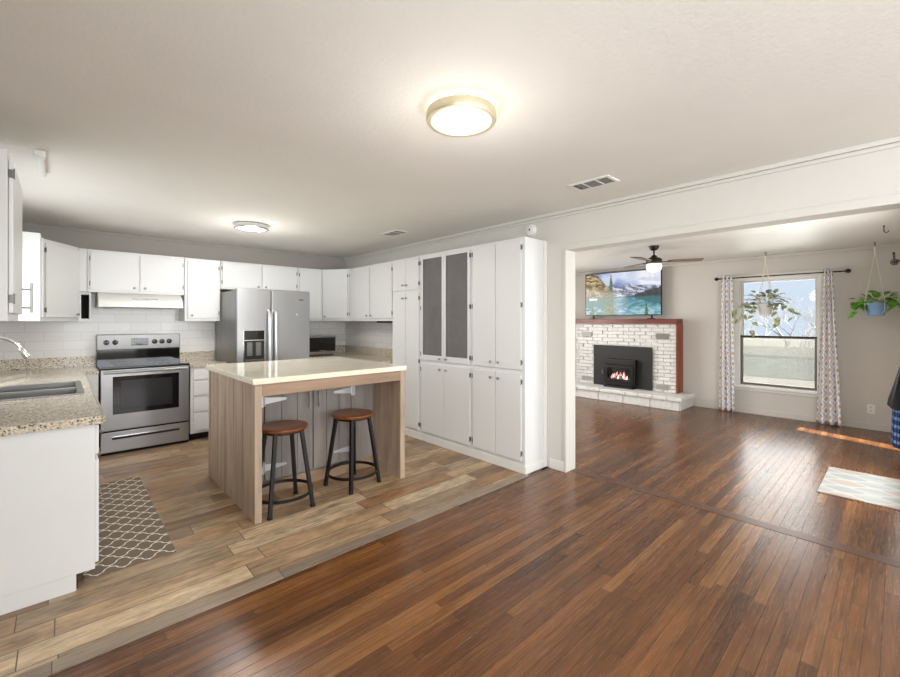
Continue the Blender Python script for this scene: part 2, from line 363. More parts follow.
# right wall: patio door hole and a narrow slot added to throw the sun strip on the floor
struct('wall_right', boxes([(3.62, 4.15, -.17, -.05, -.1, ZL), (5.75, 6.66, -.17, -.05, -.1, ZL), (6.92, XF, -.17, -.05, -.1, ZL),
    (4.15, 5.75, -.17, -.05, 2.1, ZL), (6.66, 6.92, -.17, -.05, 1.0, ZL)]), M['wall'], 'grey right wall of the living room with the patio door', 'wall')
struct('baseboard_far', boxes([(XF-.015, XF, -.05, 2.33, 0, .085)], bev=.004), M['wall'], 'grey painted baseboard under the living room window', 'baseboard')
struct('trim_7', B(XF-.03, XF, -.05, 5, ZL-.04, ZL, bev=.005), M['wall'], 'slim moulding at the top of the far wall', 'moulding')
struct('trim_8', B(5.27, 5.32, -.05, 5, ZL-.006, ZL, bev=.002), M['ceil2'], 'thin batten over a ceiling joint in the living room', 'batten')
# backsplash tile
def tuv(co, n): return (co.x+co.y, co.z-1.0)
struct('trim_9', boxes([(XL+.008, 1.52, YB-.008, YB, .9, 1.76), (2.38, XW, YB-.008, YB, .9, 1.44), (XW-.008, XW, 4.46, YB-.008, .9, 1.44), (XL, XL+.008, 3.0, YB-.008, .9, 1.12), (XL, XL+.008, 5.05, YB-.008, 1.12, 1.44)]), M['subway'], 'white subway tile backsplash around the kitchen counters', 'backsplash', uv=tuv)

# far window
win = thing('window_1', 'white double-hung living room window with a dark meeting rail', 'window', (XF, 0, 0)); win['kind'] = 'structure'
cas = boxes([(-.025, 0, WY0-.085, WY0, WZ0-.02, WZ1+.09), (-.025, 0, WY1, WY1+.085, WZ0-.02, WZ1+.09), (-.025, 0, WY0, WY1, WZ1, WZ1+.09)], bev=.004)
obj('window_casing', cas, M['trim'], win)
obj('window_sill', boxes([(-.06, .0, WY0-.11, WY1+.11, WZ0-.045, WZ0-.01), (-.02, 0, WY0-.08, WY1+.08, WZ0-.09, WZ0-.045)], bev=.005), M['trim'], win)
def frame_bm(x0, x1, y0, y1, z0, z1, w):
    return boxes([(x0, x1, y0, y0+w, z0, z1), (x0, x1, y1-w, y1, z0, z1), (x0, x1, y0+w, y1-w, z0, z0+w), (x0, x1, y0+w, y1-w, z1-w, z1)], bev=.003)
zm = 1.18
f1 = obj('upper_sash', frame_bm(.06, .09, WY0, WY1, zm-.02, WZ1, .028), M['trim'], win); obj('pane', B(.072, .076, WY0+.02, WY1-.02, zm, WZ1-.02), M['glass'], f1)
f2 = obj('lower_sash', frame_bm(.025, .055, WY0, WY1, WZ0, zm+.01, .032), M['hinge'], win); obj('pane', B(.038, .042, WY0+.03, WY1-.03, WZ0+.02, zm), M['glass'], f2)
obj('insect_screen', B(.100, .101, WY0+.01, WY1-.01, WZ0, zm), M['screen'], win)
obj('meeting_rail', B(.02, .06, WY0, WY1, zm-.005, zm+.018, bev=.002), M['bronze'], win)
# patio door, side window, dining window and sink window (beside and behind the camera)
def sidewin(name, label, x0, x1, y, z0, z1, axis, cat='window', mull=1):
    t = thing(name, label, cat, (0, 0, 0)); t['kind'] = 'structure'; w = .05; L = []; P = []
    for i in range(mull):
        a = x0+(x1-x0)*i/mull; b = x0+(x1-x0)*(i+1)/mull
        L += [(a, a+w, z0, z1), (b-w, b, z0, z1), (a+w, b-w, z0, z0+w), (a+w, b-w, z1-w, z1)]; P.append((a+w, b-w, z0+w, z1-w))
    def cv(q, d0, d1): return (q[0], q[1], y+d0, y+d1, q[2], q[3]) if axis == 'x' else (y+d0, y+d1, q[0], q[1], q[2], q[3])
    obj('frame', boxes([cv(q, -.02, .02) for q in L], bev=.003), M['trim'], t)
    for q in P: obj('pane', boxes([cv(q, -.003, .003)]), M['glass'], t)
    return t
sidewin('door_1', 'white glazed patio door in the right living room wall', 4.15, 5.75, -.12, 0, 2.1, 'x', 'door', 2)
sidewin('window_2', 'wide white window behind the camera', 0, 3.05, -3.05, .55, 2.3, 'x', mull=3)
sidewin('window_3', 'white window in the left wall of the dining area', -1.8, 0, -.60, .65, 2.25, 'y', mull=2)
sidewin('window_4', 'white window over the kitchen sink', 3.8, 5.05, -.60, 1.12, 2.08, 'y', mull=2)

struct('sun_blocker_roof', boxes([(2.0, 5.65, -3.6, -.19, 2.62, 2.74)], bev=.01), M['trim'], 'unseen roof slab added to keep the sun off the patio door', 'added roof')  # unseen roof, added only to block sun through the patio door
# ------------------------------------------------------------------ outside the far window
tag(struct('ground', B(7.9, 60, -40, 45, -.7, -.55), M['ground'], '', ''), 'pale dry ground outside the living room window', 'ground')
fz = thing('yard_fence', 'weathered grey board fence with a pale top board seen through the window', 'fence', (18, 2, -.55))
bm = bmesh.new()
for i in range(110): 
    y = -8+i*.15; box(bm, -.012, .012, y, y+.135, 0, .78+random.uniform(-.01, .01))
obj('board_panel', bm, M['fence'], fz); obj('top_rail', B(-.05, .05, -8, 8.5, .78, 1.1, bev=.01), M['ground'], fz)
for i in range(7): obj('post', B(.02, .12, -8+i*2.6, -7.9+i*2.6, 0, 1.12, bev=.01), M['fence'], fz)
def tree(x, y, h, label, seed):
    rnd = random.Random(seed); bm = bmesh.new()
    def br(p, d, L, r, dep):
        pts = [p]; q = p.copy(); dd = d.copy()
        for i in range(3):
            dd = (dd+Vector((rnd.uniform(-.25, .25), rnd.uniform(-.25, .25), rnd.uniform(-.05, .15)))).normalized(); q = q+dd*L/3; pts.append(q.copy())
        tube(bm, pts, [r, r*.85, r*.7, r*.55], 5, False)
        if dep:
            for k in range(3 if dep > 1 else 4):
                n = (dd+Vector((rnd.uniform(-1, 1), rnd.uniform(-1, 1), rnd.uniform(-.1, .7)))*.85).normalized(); br(pts[-1-(k % 2)], n, L*rnd.uniform(.6, .8), r*.55, dep-1)
    br(Vector((0, 0, 0)), Vector((0, 0, 1)), h*.30, h*.017, 5)
    o = obj('bare_tree', bm, M['bark'], None, (x, y, -.57)); tag(o, label, 'tree', 'bare trees beyond the fence')
for i, (x, y, h, lb) in enumerate([(24, 3.4, 4.2, 'bare pale tree beyond the fence, leftmost seen through the window pane'), (21, 5.2, 3.4, 'low bare tree beyond the fence at the left edge of the window view'),
        (22, 1.7, 3.4, 'bare twiggy tree beyond the fence toward the right of the window'), (29, 5.2, 3.6, 'far bare tree beyond the fence behind the hanging plant'), (20.0, 2.9, 2.6, 'small bare tree just beyond the fence at the middle of the window')]):
    tree(x, y, h, lb, i+3)

# ------------------------------------------------------------------ cabinets
def knob_bm(x, z, y=-.018, r=.014):
    return lathe(bmesh.new(), [(.004, 0), (.005, -.012), (r*.8, -.016), (r, -.023), (r*.7, -.029), (0, -.031)], (x, y, z), 12, 'y')
def hinge_bm(x, z, y=-.018): 
    bm = boxes([(x-.004, x+.004, y-.003, y+.016, z-.02, z+.02)], bev=.001)
    return tube(bm, [(x, y-.003, z-.026), (x, y-.003, z+.026)], .003, 8)
def door(parent, x0, x1, z0, z1, hs=None, knob=None, kind='door', mat='white', panel=None, nh=2):
    if panel:
        w = .032; d = obj(kind, boxes([(x0, x0+w, -.018, -.001, z0, z1), (x1-w, x1, -.018, -.001, z0, z1), (x0+w, x1-w, -.018, -.001, z1-w, z1), (x0+w, x1-w, -.018, -.001, z0, z0+panel)], bev=.002), M[mat], parent)
        p = obj('chalkboard_panel', B(x0+w, x1-w, -.010, -.004, z0+panel, z1-w), M['chalk'], d); p['label'] = 'dark grey chalkboard panel'
    else:
        d = obj(kind, B(x0, x1, -.018, -.001, z0, z1, bev=.004), M[mat], parent)
    if hs is not None:
        hx = x0-.004 if hs == 'l' else x1+.004
        for k in range(nh):
            zz = z0+.07+(z1-z0-.14)*k/(nh-1); obj('hinge', hinge_bm(hx, zz), M['hinge'], d)
    if knob: obj('knob', knob_bm(*knob), M['nickel'], d)
    return d
def cabinet(name, label, cat, loc, rz, w, d, z0, z1, toe=0, group=None, capf=True):
    t = thing(name, label, cat, (loc[0], loc[1], z0), rz, group)
    body = [(0, w, 0, d, toe, z1-z0)]
    obj('body', boxes(body, bev=.002), M['white'], t)
    if toe: obj('toe_kick', B(0.005, w-.005, .07, d, .004, toe+.002), M['dark'], t)
    return t
G = .006
# --- upper cabinets on the back wall (front at y=5.98)
YU = 5.98; ZU0, ZU1 = 1.42, 2.20; UD = YB-YU-.002
t = cabinet('wall_cabinet', 'wide white double-door cabinet directly above the range hood', 'cabinet', (.20, YU, 0), 0, .90, UD, 1.735, ZU1)
door(t, .025, .452, .025, .435, 'l', (.405, .06)); door(t, .46, .88, .025, .435, 'r', (.505, .06))
t = cabinet('wall_cabinet', 'tall white single-door wall cabinet between range hood and refrigerator', 'cabinet', (1.104, YU, 0), 0, .394, UD, ZU0, ZU1)
door(t, .03, .372, .035, .745, 'r', (.075, .07))
t = cabinet('wall_cabinet', 'low white double-door cabinet above the refrigerator', 'cabinet', (1.502, YU, 0), 0, 1.018, UD, 1.835, ZU1)
door(t, .02, .505, .02, .34, 'l', (.46, .05)); door(t, .515, .995, .02, .34, 'r', (.56, .05))
t = cabinet('wall_cabinet', 'narrow white wall cabinet right of the refrigerator above the microwave', 'cabinet', (2.524, YU, 0), 0, .37, UD, ZU0, ZU1)
door(t, .02, .355, .035, .745, 'l')
# diagonal right corner
def diag(name, label, p0, p1, back, z0, z1, doorargs):
    """corner cabinet: pentagon footprint with a diagonal door face from p0 to p1"""
    w = math.hypot(p1[0]-p0[0], p1[1]-p0[1]); rz = math.atan2(p1[1]-p0[1], p1[0]-p0[0])
    t = thing(name, label, 'cabinet', (p0[0], p0[1], z0), rz)
    bm = bmesh.new(); pts = [p0]+back+[p1]
    R = Matrix.Rotation(-rz, 3, 'Z'); lo = []; hi = []
    for p in pts:
        q = R @ Vector((p[0]-p0[0], p[1]-p0[1], 0)); lo.append(bm.verts.new(q)); hi.append(bm.verts.new(q+Vector((0, 0, z1-z0))))
    n = len(pts)
    bm.faces.new(lo); bm.faces.new(hi[::-1])
    for i in range(n): bm.faces.new((lo[i], lo[(i+1) % n], hi[(i+1) % n], hi[i]))
    obj('body', bm, M['white'], t); doorargs(t, w); return t
diag('corner_wall_cabinet', 'white corner cabinet set at an angle in the far right kitchen corner', (2.898, YU), (3.15, 5.60), [(2.898, YB-.002), (XW-.002, YB-.002), (XW-.002, 5.60)], ZU0, ZU1,
     lambda t, w: door(t, .02, w-.03, .035, .745, 'r', (.07, .07)))
t = cabinet('wall_cabinet', 'white double-door wall cabinet on the right kitchen wall beside the pantry', 'cabinet', (3.15, 5.596, 0), -PI/2, 1.13, XW-3.152, ZU0, ZU1)
door(t, .03, .565, .035, .745, 'l', (.52, .075)); door(t, .58, 1.11, .035, .745, 'r', (.625, .075))
# left corner
diag('corner_wall_cabinet', 'white corner cabinet set at an angle left of the range', (-.14, 5.50), (.125, YU-.04), [(XL+.002, 5.50), (XL+.002, YB-.002), (.125, YB-.002)], ZU0, ZU1,
     lambda t, w: door(t, .03, w-.01, .035, .745, 'l', (w-.06, .07)))
t = thing('spice_cubby', 'narrow open white cubby with a dark slot left of the range hood', 'cubby', (.128, YU-.02, ZU0))
obj('frame', boxes([(0, .022, 0, .2, 0, .31), (.088, .10, 0, .2, 0, .31), (.022, .088, 0, .2, 0, .025), (.022, .088, 0, .2, .285, .31)], bev=.001), M['white'], t)
obj('back_panel', B(.022, .088, .15, .18, .025, .285), M['dark'], t)
t = cabinet('wall_cabinet_filler', 'white filler panel above the narrow cubby', 'cabinet', (.128, YU, 0), 0, .069, UD, 1.735, ZU1)
t = cabinet('wall_cabinet', 'white wall cabinet beyond the sink window with its plain side toward the room', 'cabinet', (-.14, 5.20, 0), PI/2, .298, -.14-XL-.002, ZU0, ZU1)
door(t, .02, .28, .035, .745)
t = cabinet('wall_cabinet', 'tall white wall cabinet at the left edge with a bar handle on its door', 'cabinet', (-.195, 2.97, 0), PI/2, .69, .343, ZU0, 2.26)
d = door(t, .03, .67, .04, .80, 'l')
hb = tube(bmesh.new(), [(.61, -.06, .05), (.61, -.06, .23)], .006); tube(hb, [(.61, -.018, .08), (.61, -.06, .08)], .0045); tube(hb, [(.61, -.018, .19), (.61, -.06, .19)], .0045)
obj('bar_handle', hb, M['nickel'], d)
# --- pantry wall (front at x=3.13)
XP = 3.13; PT = 2.20
def pantry(label, y1, w):
    t = thing('pantry_cabinet', label, 'cabinet', (XP, y1, 0), -PI/2)
    obj('body', B(0, w, 0, XW-XP-.002, .085, PT, bev=.002), M['white'], t)
    obj('plinth', B(0, w, -.004, XW-XP-.002, .0045, .085, bev=.003), M['trim'], t)
    return t
yA, yB_, yC, yD = 4.455, 3.875, 3.03, 2.355
t = pantry('narrow white pantry cabinet with four doors, farthest of the pantry wall', yA, yA-yB_-.002); w = yA-yB_-.002
door(t, .015, .285, 1.80, 2.175, None, (.25, 1.86)); door(t, .291, .55, 1.80, 2.175, 'r', (.325, 1.86))
door(t, .015, .285, .12, 1.765, None, (.25, 1.70)); door(t, .291, .55, .12, 1.765, 'r', (.325, 1.70), nh=3)
t = pantry('white pantry cabinet with two grey chalkboard upper doors', yB_, yB_-yC-.002); w = yB_-yC-.002
door(t, .02, .415, .965, 2.175, 'l', (.365, .995), panel=.06, nh=3); door(t, .421, .82, .965, 2.175, 'r', (.47, .995), panel=.06, nh=3)
door(t, .02, .415, .12, .925, 'l', (.365, .875)); door(t, .421, .82, .12, .925, 'r', (.47, .875))
t = pantry('white pantry cabinet with plain doors and a wide end panel next to the opening', yC, yC-yD); w = yC-yD
door(t, .02, .325, .965, 2.175, 'l', (.28, 1.02), nh=3); door(t, .333, .64, .965, 2.175, 'r', (.38, 1.02), nh=3)
door(t, .02, .325, .12, .925, 'l', (.28, .865)); door(t, .333, .64, .12, .925, 'r', (.38, .865))
obj('end_trim', B(w, w+.012, .29, .338, .0045, PT, bev=.002), M['trim'], t)
obj('end_skirting', B(w, w+.010, -.004, .29, .0045, .07, bev=.002), M['trim'], t)

# --- base cabinets
ZB = .868
XB = .130   # face of left run
t = cabinet('base_cabinet', 'white base cabinet with plain end panel at the near end of the sink run', 'cabinet', (XB, 2.955, 0), PI/2, .92, XB-XL-.004, .004, ZB, .085)
obj('end_panel', B(-.012, -.001, .0, XB-XL-.004, .087, ZB-.004), M['white'], t)
obj('end_panel_foot', B(-.012, -.001, .075, XB-XL-.004, .0, .086), M['white'], t)
for k, (z0, z1) in enumerate([(.10, .66), (.69, .85)]):
    HS = None
    kk = 'door' if k == 0 else 'drawer'
    door(t, .03, .45, z0, z1, HS, (.40 if k == 0 else .24, z1-.06 if k == 0 else .77), kk); door(t, .47, .89, z0, z1, HS, (.52 if k == 0 else .68, z1-.06 if k == 0 else .77), kk)
D = XB-XL-.004; t = thing('base_cabinet', 'white base cabinet under the sink in the left run', 'cabinet', (XB, 3.878, .004), PI/2)
obj('body', boxes([(0, 1.775, 0, .018, .085, ZB-.004), (0, .018, .018, D, .085, ZB-.004), (.9, .918, .018, D, .085, ZB-.004), (1.757, 1.775, .018, D, .085, ZB-.004), (.018, 1.757, .018, D, .085, .10)]), M['white'], t); obj('toe_kick', B(.005, 1.77, .07, D, 0, .084), M['dark'], t)
for k in range(3):
    x0 = .03+k*.575; door(t, x0, x0+.55, .69, .85, None, (x0+.26, .77), 'drawer'); door(t, x0, x0+.53, .10, .66, 'l', (x0+.48, .60))
t = cabinet('base_cabinet', 'white filler base cabinet tucked in the corner left of the range', 'cabinet', (XB+.002, 5.66, 0), 0, .145, YB-5.662, .004, ZB, .085)
t = cabinet('base_cabinet', 'narrow white base cabinet with four drawers between range and refrigerator', 'cabinet', (1.105, 5.68, 0), 0, .385, YB-5.682, .004, ZB, .085)
for z0, z1 in [(.72, .85), (.535, .70), (.34, .515), (.12, .32)]: door(t, .03, .36, z0, z1, None, None, 'drawer')
t = cabinet('base_cabinet', 'white base cabinet under the microwave right of the refrigerator', 'cabinet', (2.41, 5.68, 0), 0, .455, YB-5.682, .004, ZB, .085)
door(t, .03, .43, .10, .66, 'l', (.38, .6)); door(t, .03, .43, .69, .85, None, (.22, .77), 'drawer')
t = cabinet('base_cabinet', 'white base cabinet of the right wall run behind the island', 'cabinet', (2.87, 6.296, 0), -PI/2, 1.838, XW-2.874, .004, ZB, .085)
for k in range(2):
    x0 = .66+k*.58; door(t, x0, x0+.56, .69, .85, None, (x0+.28, .77), 'drawer'); door(t, x0, x0+.56, .10, .66, 'l' if k == 0 else 'r', (x0+(.5 if k == 0 else .06), .60))
# --- granite worktops
ZW = .91
t = thing('worktop', 'speckled beige granite worktop around the sink and left of the range', 'worktop', (XL, 2.93, ZB))
SX0, SX1, SY0, SY1 = -.40, .10, 3.90, 4.70      # sink hole, world
xo, yo = XL, 2.93; h = ZW-ZB
L = [(.002, .70, 0, SY0-yo, .002, h), (.002, .70, SY1-yo, 3.358, .002, h), (.002, SX0-xo, SY0-yo, SY1-yo, .002, h), (SX1-xo, .70, SY0-yo, SY1-yo, .002, h), (.70, .82, 5.64-yo, 3.358, .002, h)]
obj('slab', boxes(L), M['granite'], t)
obj('upstand', boxes([(.032, .82, YB-.03-yo, YB-.01-yo, h+.0005, h+.11), (.01, .03, 0.02, YB-.012-yo, h+.0005, h+.11)]), M['granite'], t)
obj('front_edge', boxes([(.701, .712, -.010, 2.70, .0, h), (.002, .700, -.010, -.001, .0, h)], bev=.004), M['granite'], t)
t = thing('worktop', 'short speckled granite worktop between range and refrigerator', 'worktop', (1.10, 5.66, ZB))
obj('slab', B(0, .395, 0, YB-5.67, .002, h, bev=.004), M['granite'], t); obj('upstand', B(0, .395, YB-5.69, YB-5.67, h, h+.11, bev=.002), M['granite'], t)
t = thing('worktop', 'grey speckled granite worktop in the far right corner under the microwave', 'worktop', (2.40, 5.66, ZB))
obj('slab', boxes([(0, .45, 0, YB-5.67, .002, h), (.45, 1.062, 4.46-5.66, YB-5.67, .002, h)]), M['granite'], t)
obj('upstand', boxes([(0, 1.042, YB-5.69, YB-5.67, h, h+.11), (1.042, 1.062, 4.46-5.66, YB-5.67, h, h+.11)], bev=.002), M['granite'], t)

# --- sink and faucet
t = thing('sink', 'stainless double-bowl drop-in sink in the left granite worktop', 'sink', (SX0, SY0, ZW))
w, l = SX1-SX0, SY1-SY0
obj('rim', boxes([(-.015, .02, -.015, l+.015, .0005, .006), (w-.02, w+.015, -.015, l+.015, .0005, .006), (.02, w-.02, -.015, .02, .0005, .006), (.02, w-.02, l-.02, l+.015, .0005, .006), (.02, w-.02, l/2-.015, l/2+.015, -.02, .004)], bev=.002), M['nickel'], t)
for y0, y1 in ((.02, l/2-.015), (l/2+.015, l-.02)):
    bm = boxes([(.018, .022, y0, y1, -.17, .001), (w-.022, w-.018, y0, y1, -.17, .001), (.018, w-.018, y0, y0+.003, -.17, .001), (.018, w-.018, y1-.003, y1, -.17, .001), (.018, w-.018, y0, y1, -.173, -.169)])
    o = obj('bowl', bm, M['nickel'], t); obj('drain', lathe(bmesh.new(), [(.0, .002), (.03, .002), (.04, 0.0005), (.042, -.003)], (w/2, (y0+y1)/2, -.168), 20), M['chrome'], o)
fx, fy = -.462, 4.30
t = thing('faucet', 'arched chrome gooseneck faucet behind the sink', 'faucet', (fx, fy, ZW))
obj('base', lathe(bmesh.new(), [(.0, .0), (.03, 0), (.03, .01), (.022, .03), (.02, .05), (.0, .05)], n=20), M['chrome'], t)
pts = [(0, 0, .04), (0, 0, .27)]+[(.125-.125*math.cos(a), 0, .27+.125*math.sin(a)) for a in [PI*k/12*.88 for k in range(1, 13)]]
obj('spout', tube(bmesh.new(), pts, .013, 12), M['chrome'], t)
e = Vector(pts[-1]); dd = (e-Vector(pts[-2])).normalized()
obj('spray_head', tube(bmesh.new(), [e, e+dd*.02, e+dd*.07, e+dd*.085], [.013, .018, .021, .017], 14), M['chrome'], t)
obj('lever', tube(bmesh.new(), [(0, -.015, .04), (0, -.05, .055), (0, -.09, .085)], [.009, .007, .006], 10), M['chrome'], t)

# ------------------------------------------------------------------ range
t = thing('range_cooker', 'stainless electric range with black glass top and wide oven window', 'range', (.287, 5.66, 0)); w = .805
D = YB-5.66-.012
obj('body', boxes([(0, w, .03, D, .02, .909)], bev=.004), M['stovegrey'], t)
obj('oven_frame', boxes([(.0, w, .0, .03, .245, .25), (.0, w, .005, .03, .875, .91)], bev=.001), M['blackgloss'], t)
dr = obj('oven_door', B(.006, w-.006, -.012, .028, .262, .903, bev=.006), M['steelh'], t)
obj('oven_window', B(.105, w-.105, -.016, -.008, .43, .83, bev=.003), M['blackgloss'], dr)
obj('window_inner', B(.17, w-.17, -.0175, -.014, .48, .785, bev=.002), plain('smoked_inner_glass', srgb(44, 44, 47), .12), dr)
hb = tube(bmesh.new(), [(.03, -.055, .878), (w-.03, -.055, .878)], .015, 12)
for x in (.06, w-.06): tube(hb, [(x, -.01, .878), (x, -.055, .878)], .009)
obj('door_handle', hb, M['steelh'], dr)
dw = obj('storage_drawer', B(.006, w-.006, -.012, .028, .035, .245, bev=.006), M['steelh'], t)
obj('drawer_recess', boxes([(.10, w-.10, -.014, -.010, .165, .198)], bev=.002), M['stovegrey'], dw); obj('drawer_pull', B(.10, w-.10, -.030, -.011, .188, .203, bev=.004), M['chrome'], dw)
obj('foot_panel', B(.01, w-.01, .03, .06, .0045, .03), M['dark'], t)
ct = obj('cooktop', B(-.004, w-.0, -.015, D-.08, .91, .932, bev=.006), M['blackgloss'], t)
for x, y, r in ((.2, .14, .1), (.58, .14, .08), (.2, .4, .08), (.58, .4, .1)):
    obj('burner_ring', lathe(bmesh.new(), [(r, .0), (r, .0006), (r-.004, .0006), (r-.004, 0)], (x, y, .9322), 32), plain('grey_ring_print', srgb(86, 86, 88), .3), ct)
bg_ = obj('backguard', boxes([(.0, w, D-.09, D, .91, 1.22)], bev=.006), M['blackgloss'], t)
cp = obj('control_panel', boxes([(.0, w, D-.105, D-.06, 1.085, 1.262)], bev=.008), M['steeldark'], t)
disp = obj('display', B(w/2-.09, w/2+.075, D-.109, D-.10, 1.13, 1.215, bev=.002), M['blackgloss'], cp)
bm = bmesh.new()
for i in range(6):
    for j in range(2): box(bm, w/2-.078+i*.027, w/2-.070+i*.027, D-.1105, D-.108, 1.145+j*.045, 1.149+j*.045)
obj('buttons', bm, M['grille'], disp)
for x in (.085, .165, .50+.04, .50+.115, .50+.19):
    k = obj('knob', lathe(bmesh.new(), [(.028, 0), (.028, -.006), (.022, -.01), (.020, -.03), (.0, -.032)], (x, D-.105, 1.172), 18, 'y'), M['blackgloss'], cp)
    obj('knob_ridge', B(x-.004, x+.004, D-.147, D-.13, 1.155, 1.189, bev=.001), M['black'], k)
# range hood
t = thing('range_hood', 'slim white under-cabinet range hood above the range', 'hood', (.285, 5.83, 1.58)); w = .775; D = YB-5.83-.01
bm = bmesh.new(); pr = [(0, 0), (D, 0), (D, .153), (.14, .153), (.012, .075), (0, .055)]
lo = [bm.verts.new((0, y, z)) for y, z in pr]; hi = [bm.verts.new((w, y, z)) for y, z in pr]
bm.faces.new(lo); bm.faces.new(hi[::-1])
for i in range(6): bm.faces.new((lo[i], lo[(i+1) % 6], hi[(i+1) % 6], hi[i]))
obj('canopy', bm, M['plastic'], t)
obj('vent_slots', boxes([(.29+i*.085, .36+i*.085, .020+.0, .05, .088, .093) for i in range(3)]), M['grille'], t)
obj('filter', B(.06, w-.06, .04, D-.03, -.006, -.0005), M['grille'], t)
obj('trim_lip', B(.0, w, -.004, .006, -.008, .012, bev=.002), M['plastic'], t)

# ------------------------------------------------------------------ refrigerator
t = thing('refrigerator', 'stainless side-by-side refrigerator with ice and water dispenser', 'refrigerator', (1.505, 5.285, .004)); w = .885; Hh = 1.80; D = .93
obj('body', boxes([(.0, w, .075, D, .03, Hh-.015)], bev=.006), M['steeldark'], t)
obj('base_grille', boxes([(.02, w-.02, .06, .12, .0, .09)], bev=.003), M['black'], t)
xs = .39
dl = obj('door', B(.0, xs-.004, 0, .07, .10, Hh, bev=.010), M['steel'], t); dr = obj('door', B(xs+.004, w, 0, .07, .10, Hh, bev=.010), M['steel'], t)
for dd_, x in ((dl, xs-.038), (dr, xs+.038)):
    pts = [(x, .002, .48), (x, -.045, .51), (x, -.062, .9), (x, -.060, 1.44), (x, -.050, 1.52), (x, .002, 1.55)]
    obj('door_handle', tube(bmesh.new(), pts, [.016, .020, .022, .022, .020, .016], 12), M['steelsat'], dd_)
dp = obj('dispenser', boxes([(.065, .315, -.004, .002, .925, 1.31), ], bev=.002), M['chrome'], dl)
obj('dispenser_panel', B(.075, .305, -.008, -.002, 1.19, 1.30, bev=.002), M['blackgloss'], dp)
obj('dispenser_recess', B(.075, .305, -.006, -.001, .94, 1.18, bev=.002), M['stovegrey'], dp)
obj('paddle', boxes([(.105, .165, -.014, -.005, 1.0, 1.16), (.205, .265, -.014, -.005, 1.0, 1.16)], bev=.003), M['hinge'], dp)
obj('drip_tray', B(.085, .295, -.022, -.005, .942, .956, bev=.003), M['hinge'], dp)
obj('badge', B(w-.15, w-.09, -.003, .001, 1.68, 1.695, bev=.001), M['chrome'], dr)
obj('magnet', lathe(bmesh.new(), [(.0, -.008), (.010, -.008), (.011, 0)], (.71, 0, 1.50), 14, 'y'), M['plastic'], dr)
# microwave
t = thing('microwave_oven', 'black-fronted countertop microwave right of the refrigerator', 'microwave', (2.63, 5.86, ZW+.002))
obj('body', B(0, .43, .012, .38, .012, .285, bev=.006), M['nickel'], t)
d = obj('door', B(.0, .43, -.006, .012, .012, .285, bev=.003), M['nickel'], t); obj('door_glass', B(.012, .418, -.010, -.004, .055, .262, bev=.002), M['blackgloss'], d)
obj('door_label', B(.17, .27, -.012, -.009, .062, .07), M['grille'], d)
for x in (.04, .39):
    for y in (.04, .34): obj('foot', lathe(bmesh.new(), [(0, 0), (.014, 0), (.014, .012), (0, .012)], (x, y, 0), 10), M['black'], t)
t = thing('under_cabinet_light', 'thin dark light bar under the right wall cabinet', 'light', (3.25, 4.52, 1.395)); obj('housing', B(0, .05, 0, .5, 0, .024, bev=.004), M['bronze'], t); obj('lens', B(.01, .04, .02, .48, -.003, 0.0), M['plastic'], t)

# ------------------------------------------------------------------ island
IX0, IX1, IY0, IY1, IZ = .985, 2.27, 3.05, 4.30, .972
t = thing('kitchen_island', 'weathered wood kitchen island with a cream top and stool recess', 'island', ((IX0+IX1)/2, (IY0+IY1)/2, .004))
ox, oy = (IX0+IX1)/2, (IY0+IY1)/2
def I(x0, x1, y0, y1, z0, z1): return (x0-ox, x1-ox, y0-oy, y1-oy, z0, z1)
obj('countertop', boxes([I(IX0-.022, IX1+.008, IY0-.022, IY1+.03, IZ, IZ+.042)], bev=.006), M['quartz'], t)
bm = bmesh.new(); n = 5; pw = (IY1-IY0-.10)/n
for i in range(n): y = IY0+.05+i*pw; box(bm, *I(IX0, IX0+.02, y+.007, y+pw-.007, .0, IZ-.001), bev=.004)
obj('backing_board', boxes([I(IX0+.0205, IX0+.03, IY0+.05, IY1-.05, .0, IZ-.001)]), M['stovegrey'], t)  # coloured dark to stand in for shade in the plank gaps
obj('end_panel', bm, M['isl'], t)
bm = bmesh.new()
for i in range(n): y = IY0+.05+i*pw; box(bm, *I(IX1-.02, IX1, y+.007, y+pw-.007, .0, IZ-.001), bev=.004)
box(bm, *I(IX1-.03, IX1-.015, IY0+.05, IY1-.05, .0, IZ-.001))
box(bm, *I(IX1-.04, IX1-.03, IY0+.05, 3.51, .0, .09)); box(bm, *I(IX1-.04, IX1-.03, IY0+.05, 3.51, .88, .95)); box(bm, *I(IX1-.04, IX1-.03, IY0+.05, 3.10+.03, .09, .88))
obj('end_panel', bm, M['isl'], t)
for x0, x1 in ((IX0-.004, IX0+.045), (IX1-.045, IX1+.004)):
    for y0, y1 in ((IY0, IY0+.05), (IY1-.05, IY1)): obj('corner_post', boxes([I(x0, x1, y0, y1, .0, IZ-.002)], bev=.003), M['isl'], t)
obj('apron', boxes([I(IX0+.045, IX1-.045, IY0+.002, IY0+.03, IZ-.088, IZ-.002)], bev=.003), M['islx'], t)
yb = 3.52
obj('cabinet_box', boxes([I(IX0+.03, IX1-.03, yb+.02, IY1-.01, .0, IZ-.002)]), M['isld'], t)
obj('bottom_rail', boxes([I(IX0+.03, IX1-.03, yb, yb+.022, .0, .10)], bev=.002), M['islx'], t)
obj('stile', boxes([I(IX0+.03, 1.203, yb+.002, yb+.022, .10, IZ-.002)], bev=.002), M['isld'], t)
obj('stile', boxes([I(2.0, IX1-.03, yb+.002, yb+.022, .10, IZ-.002)], bev=.002), M['isld'], t)
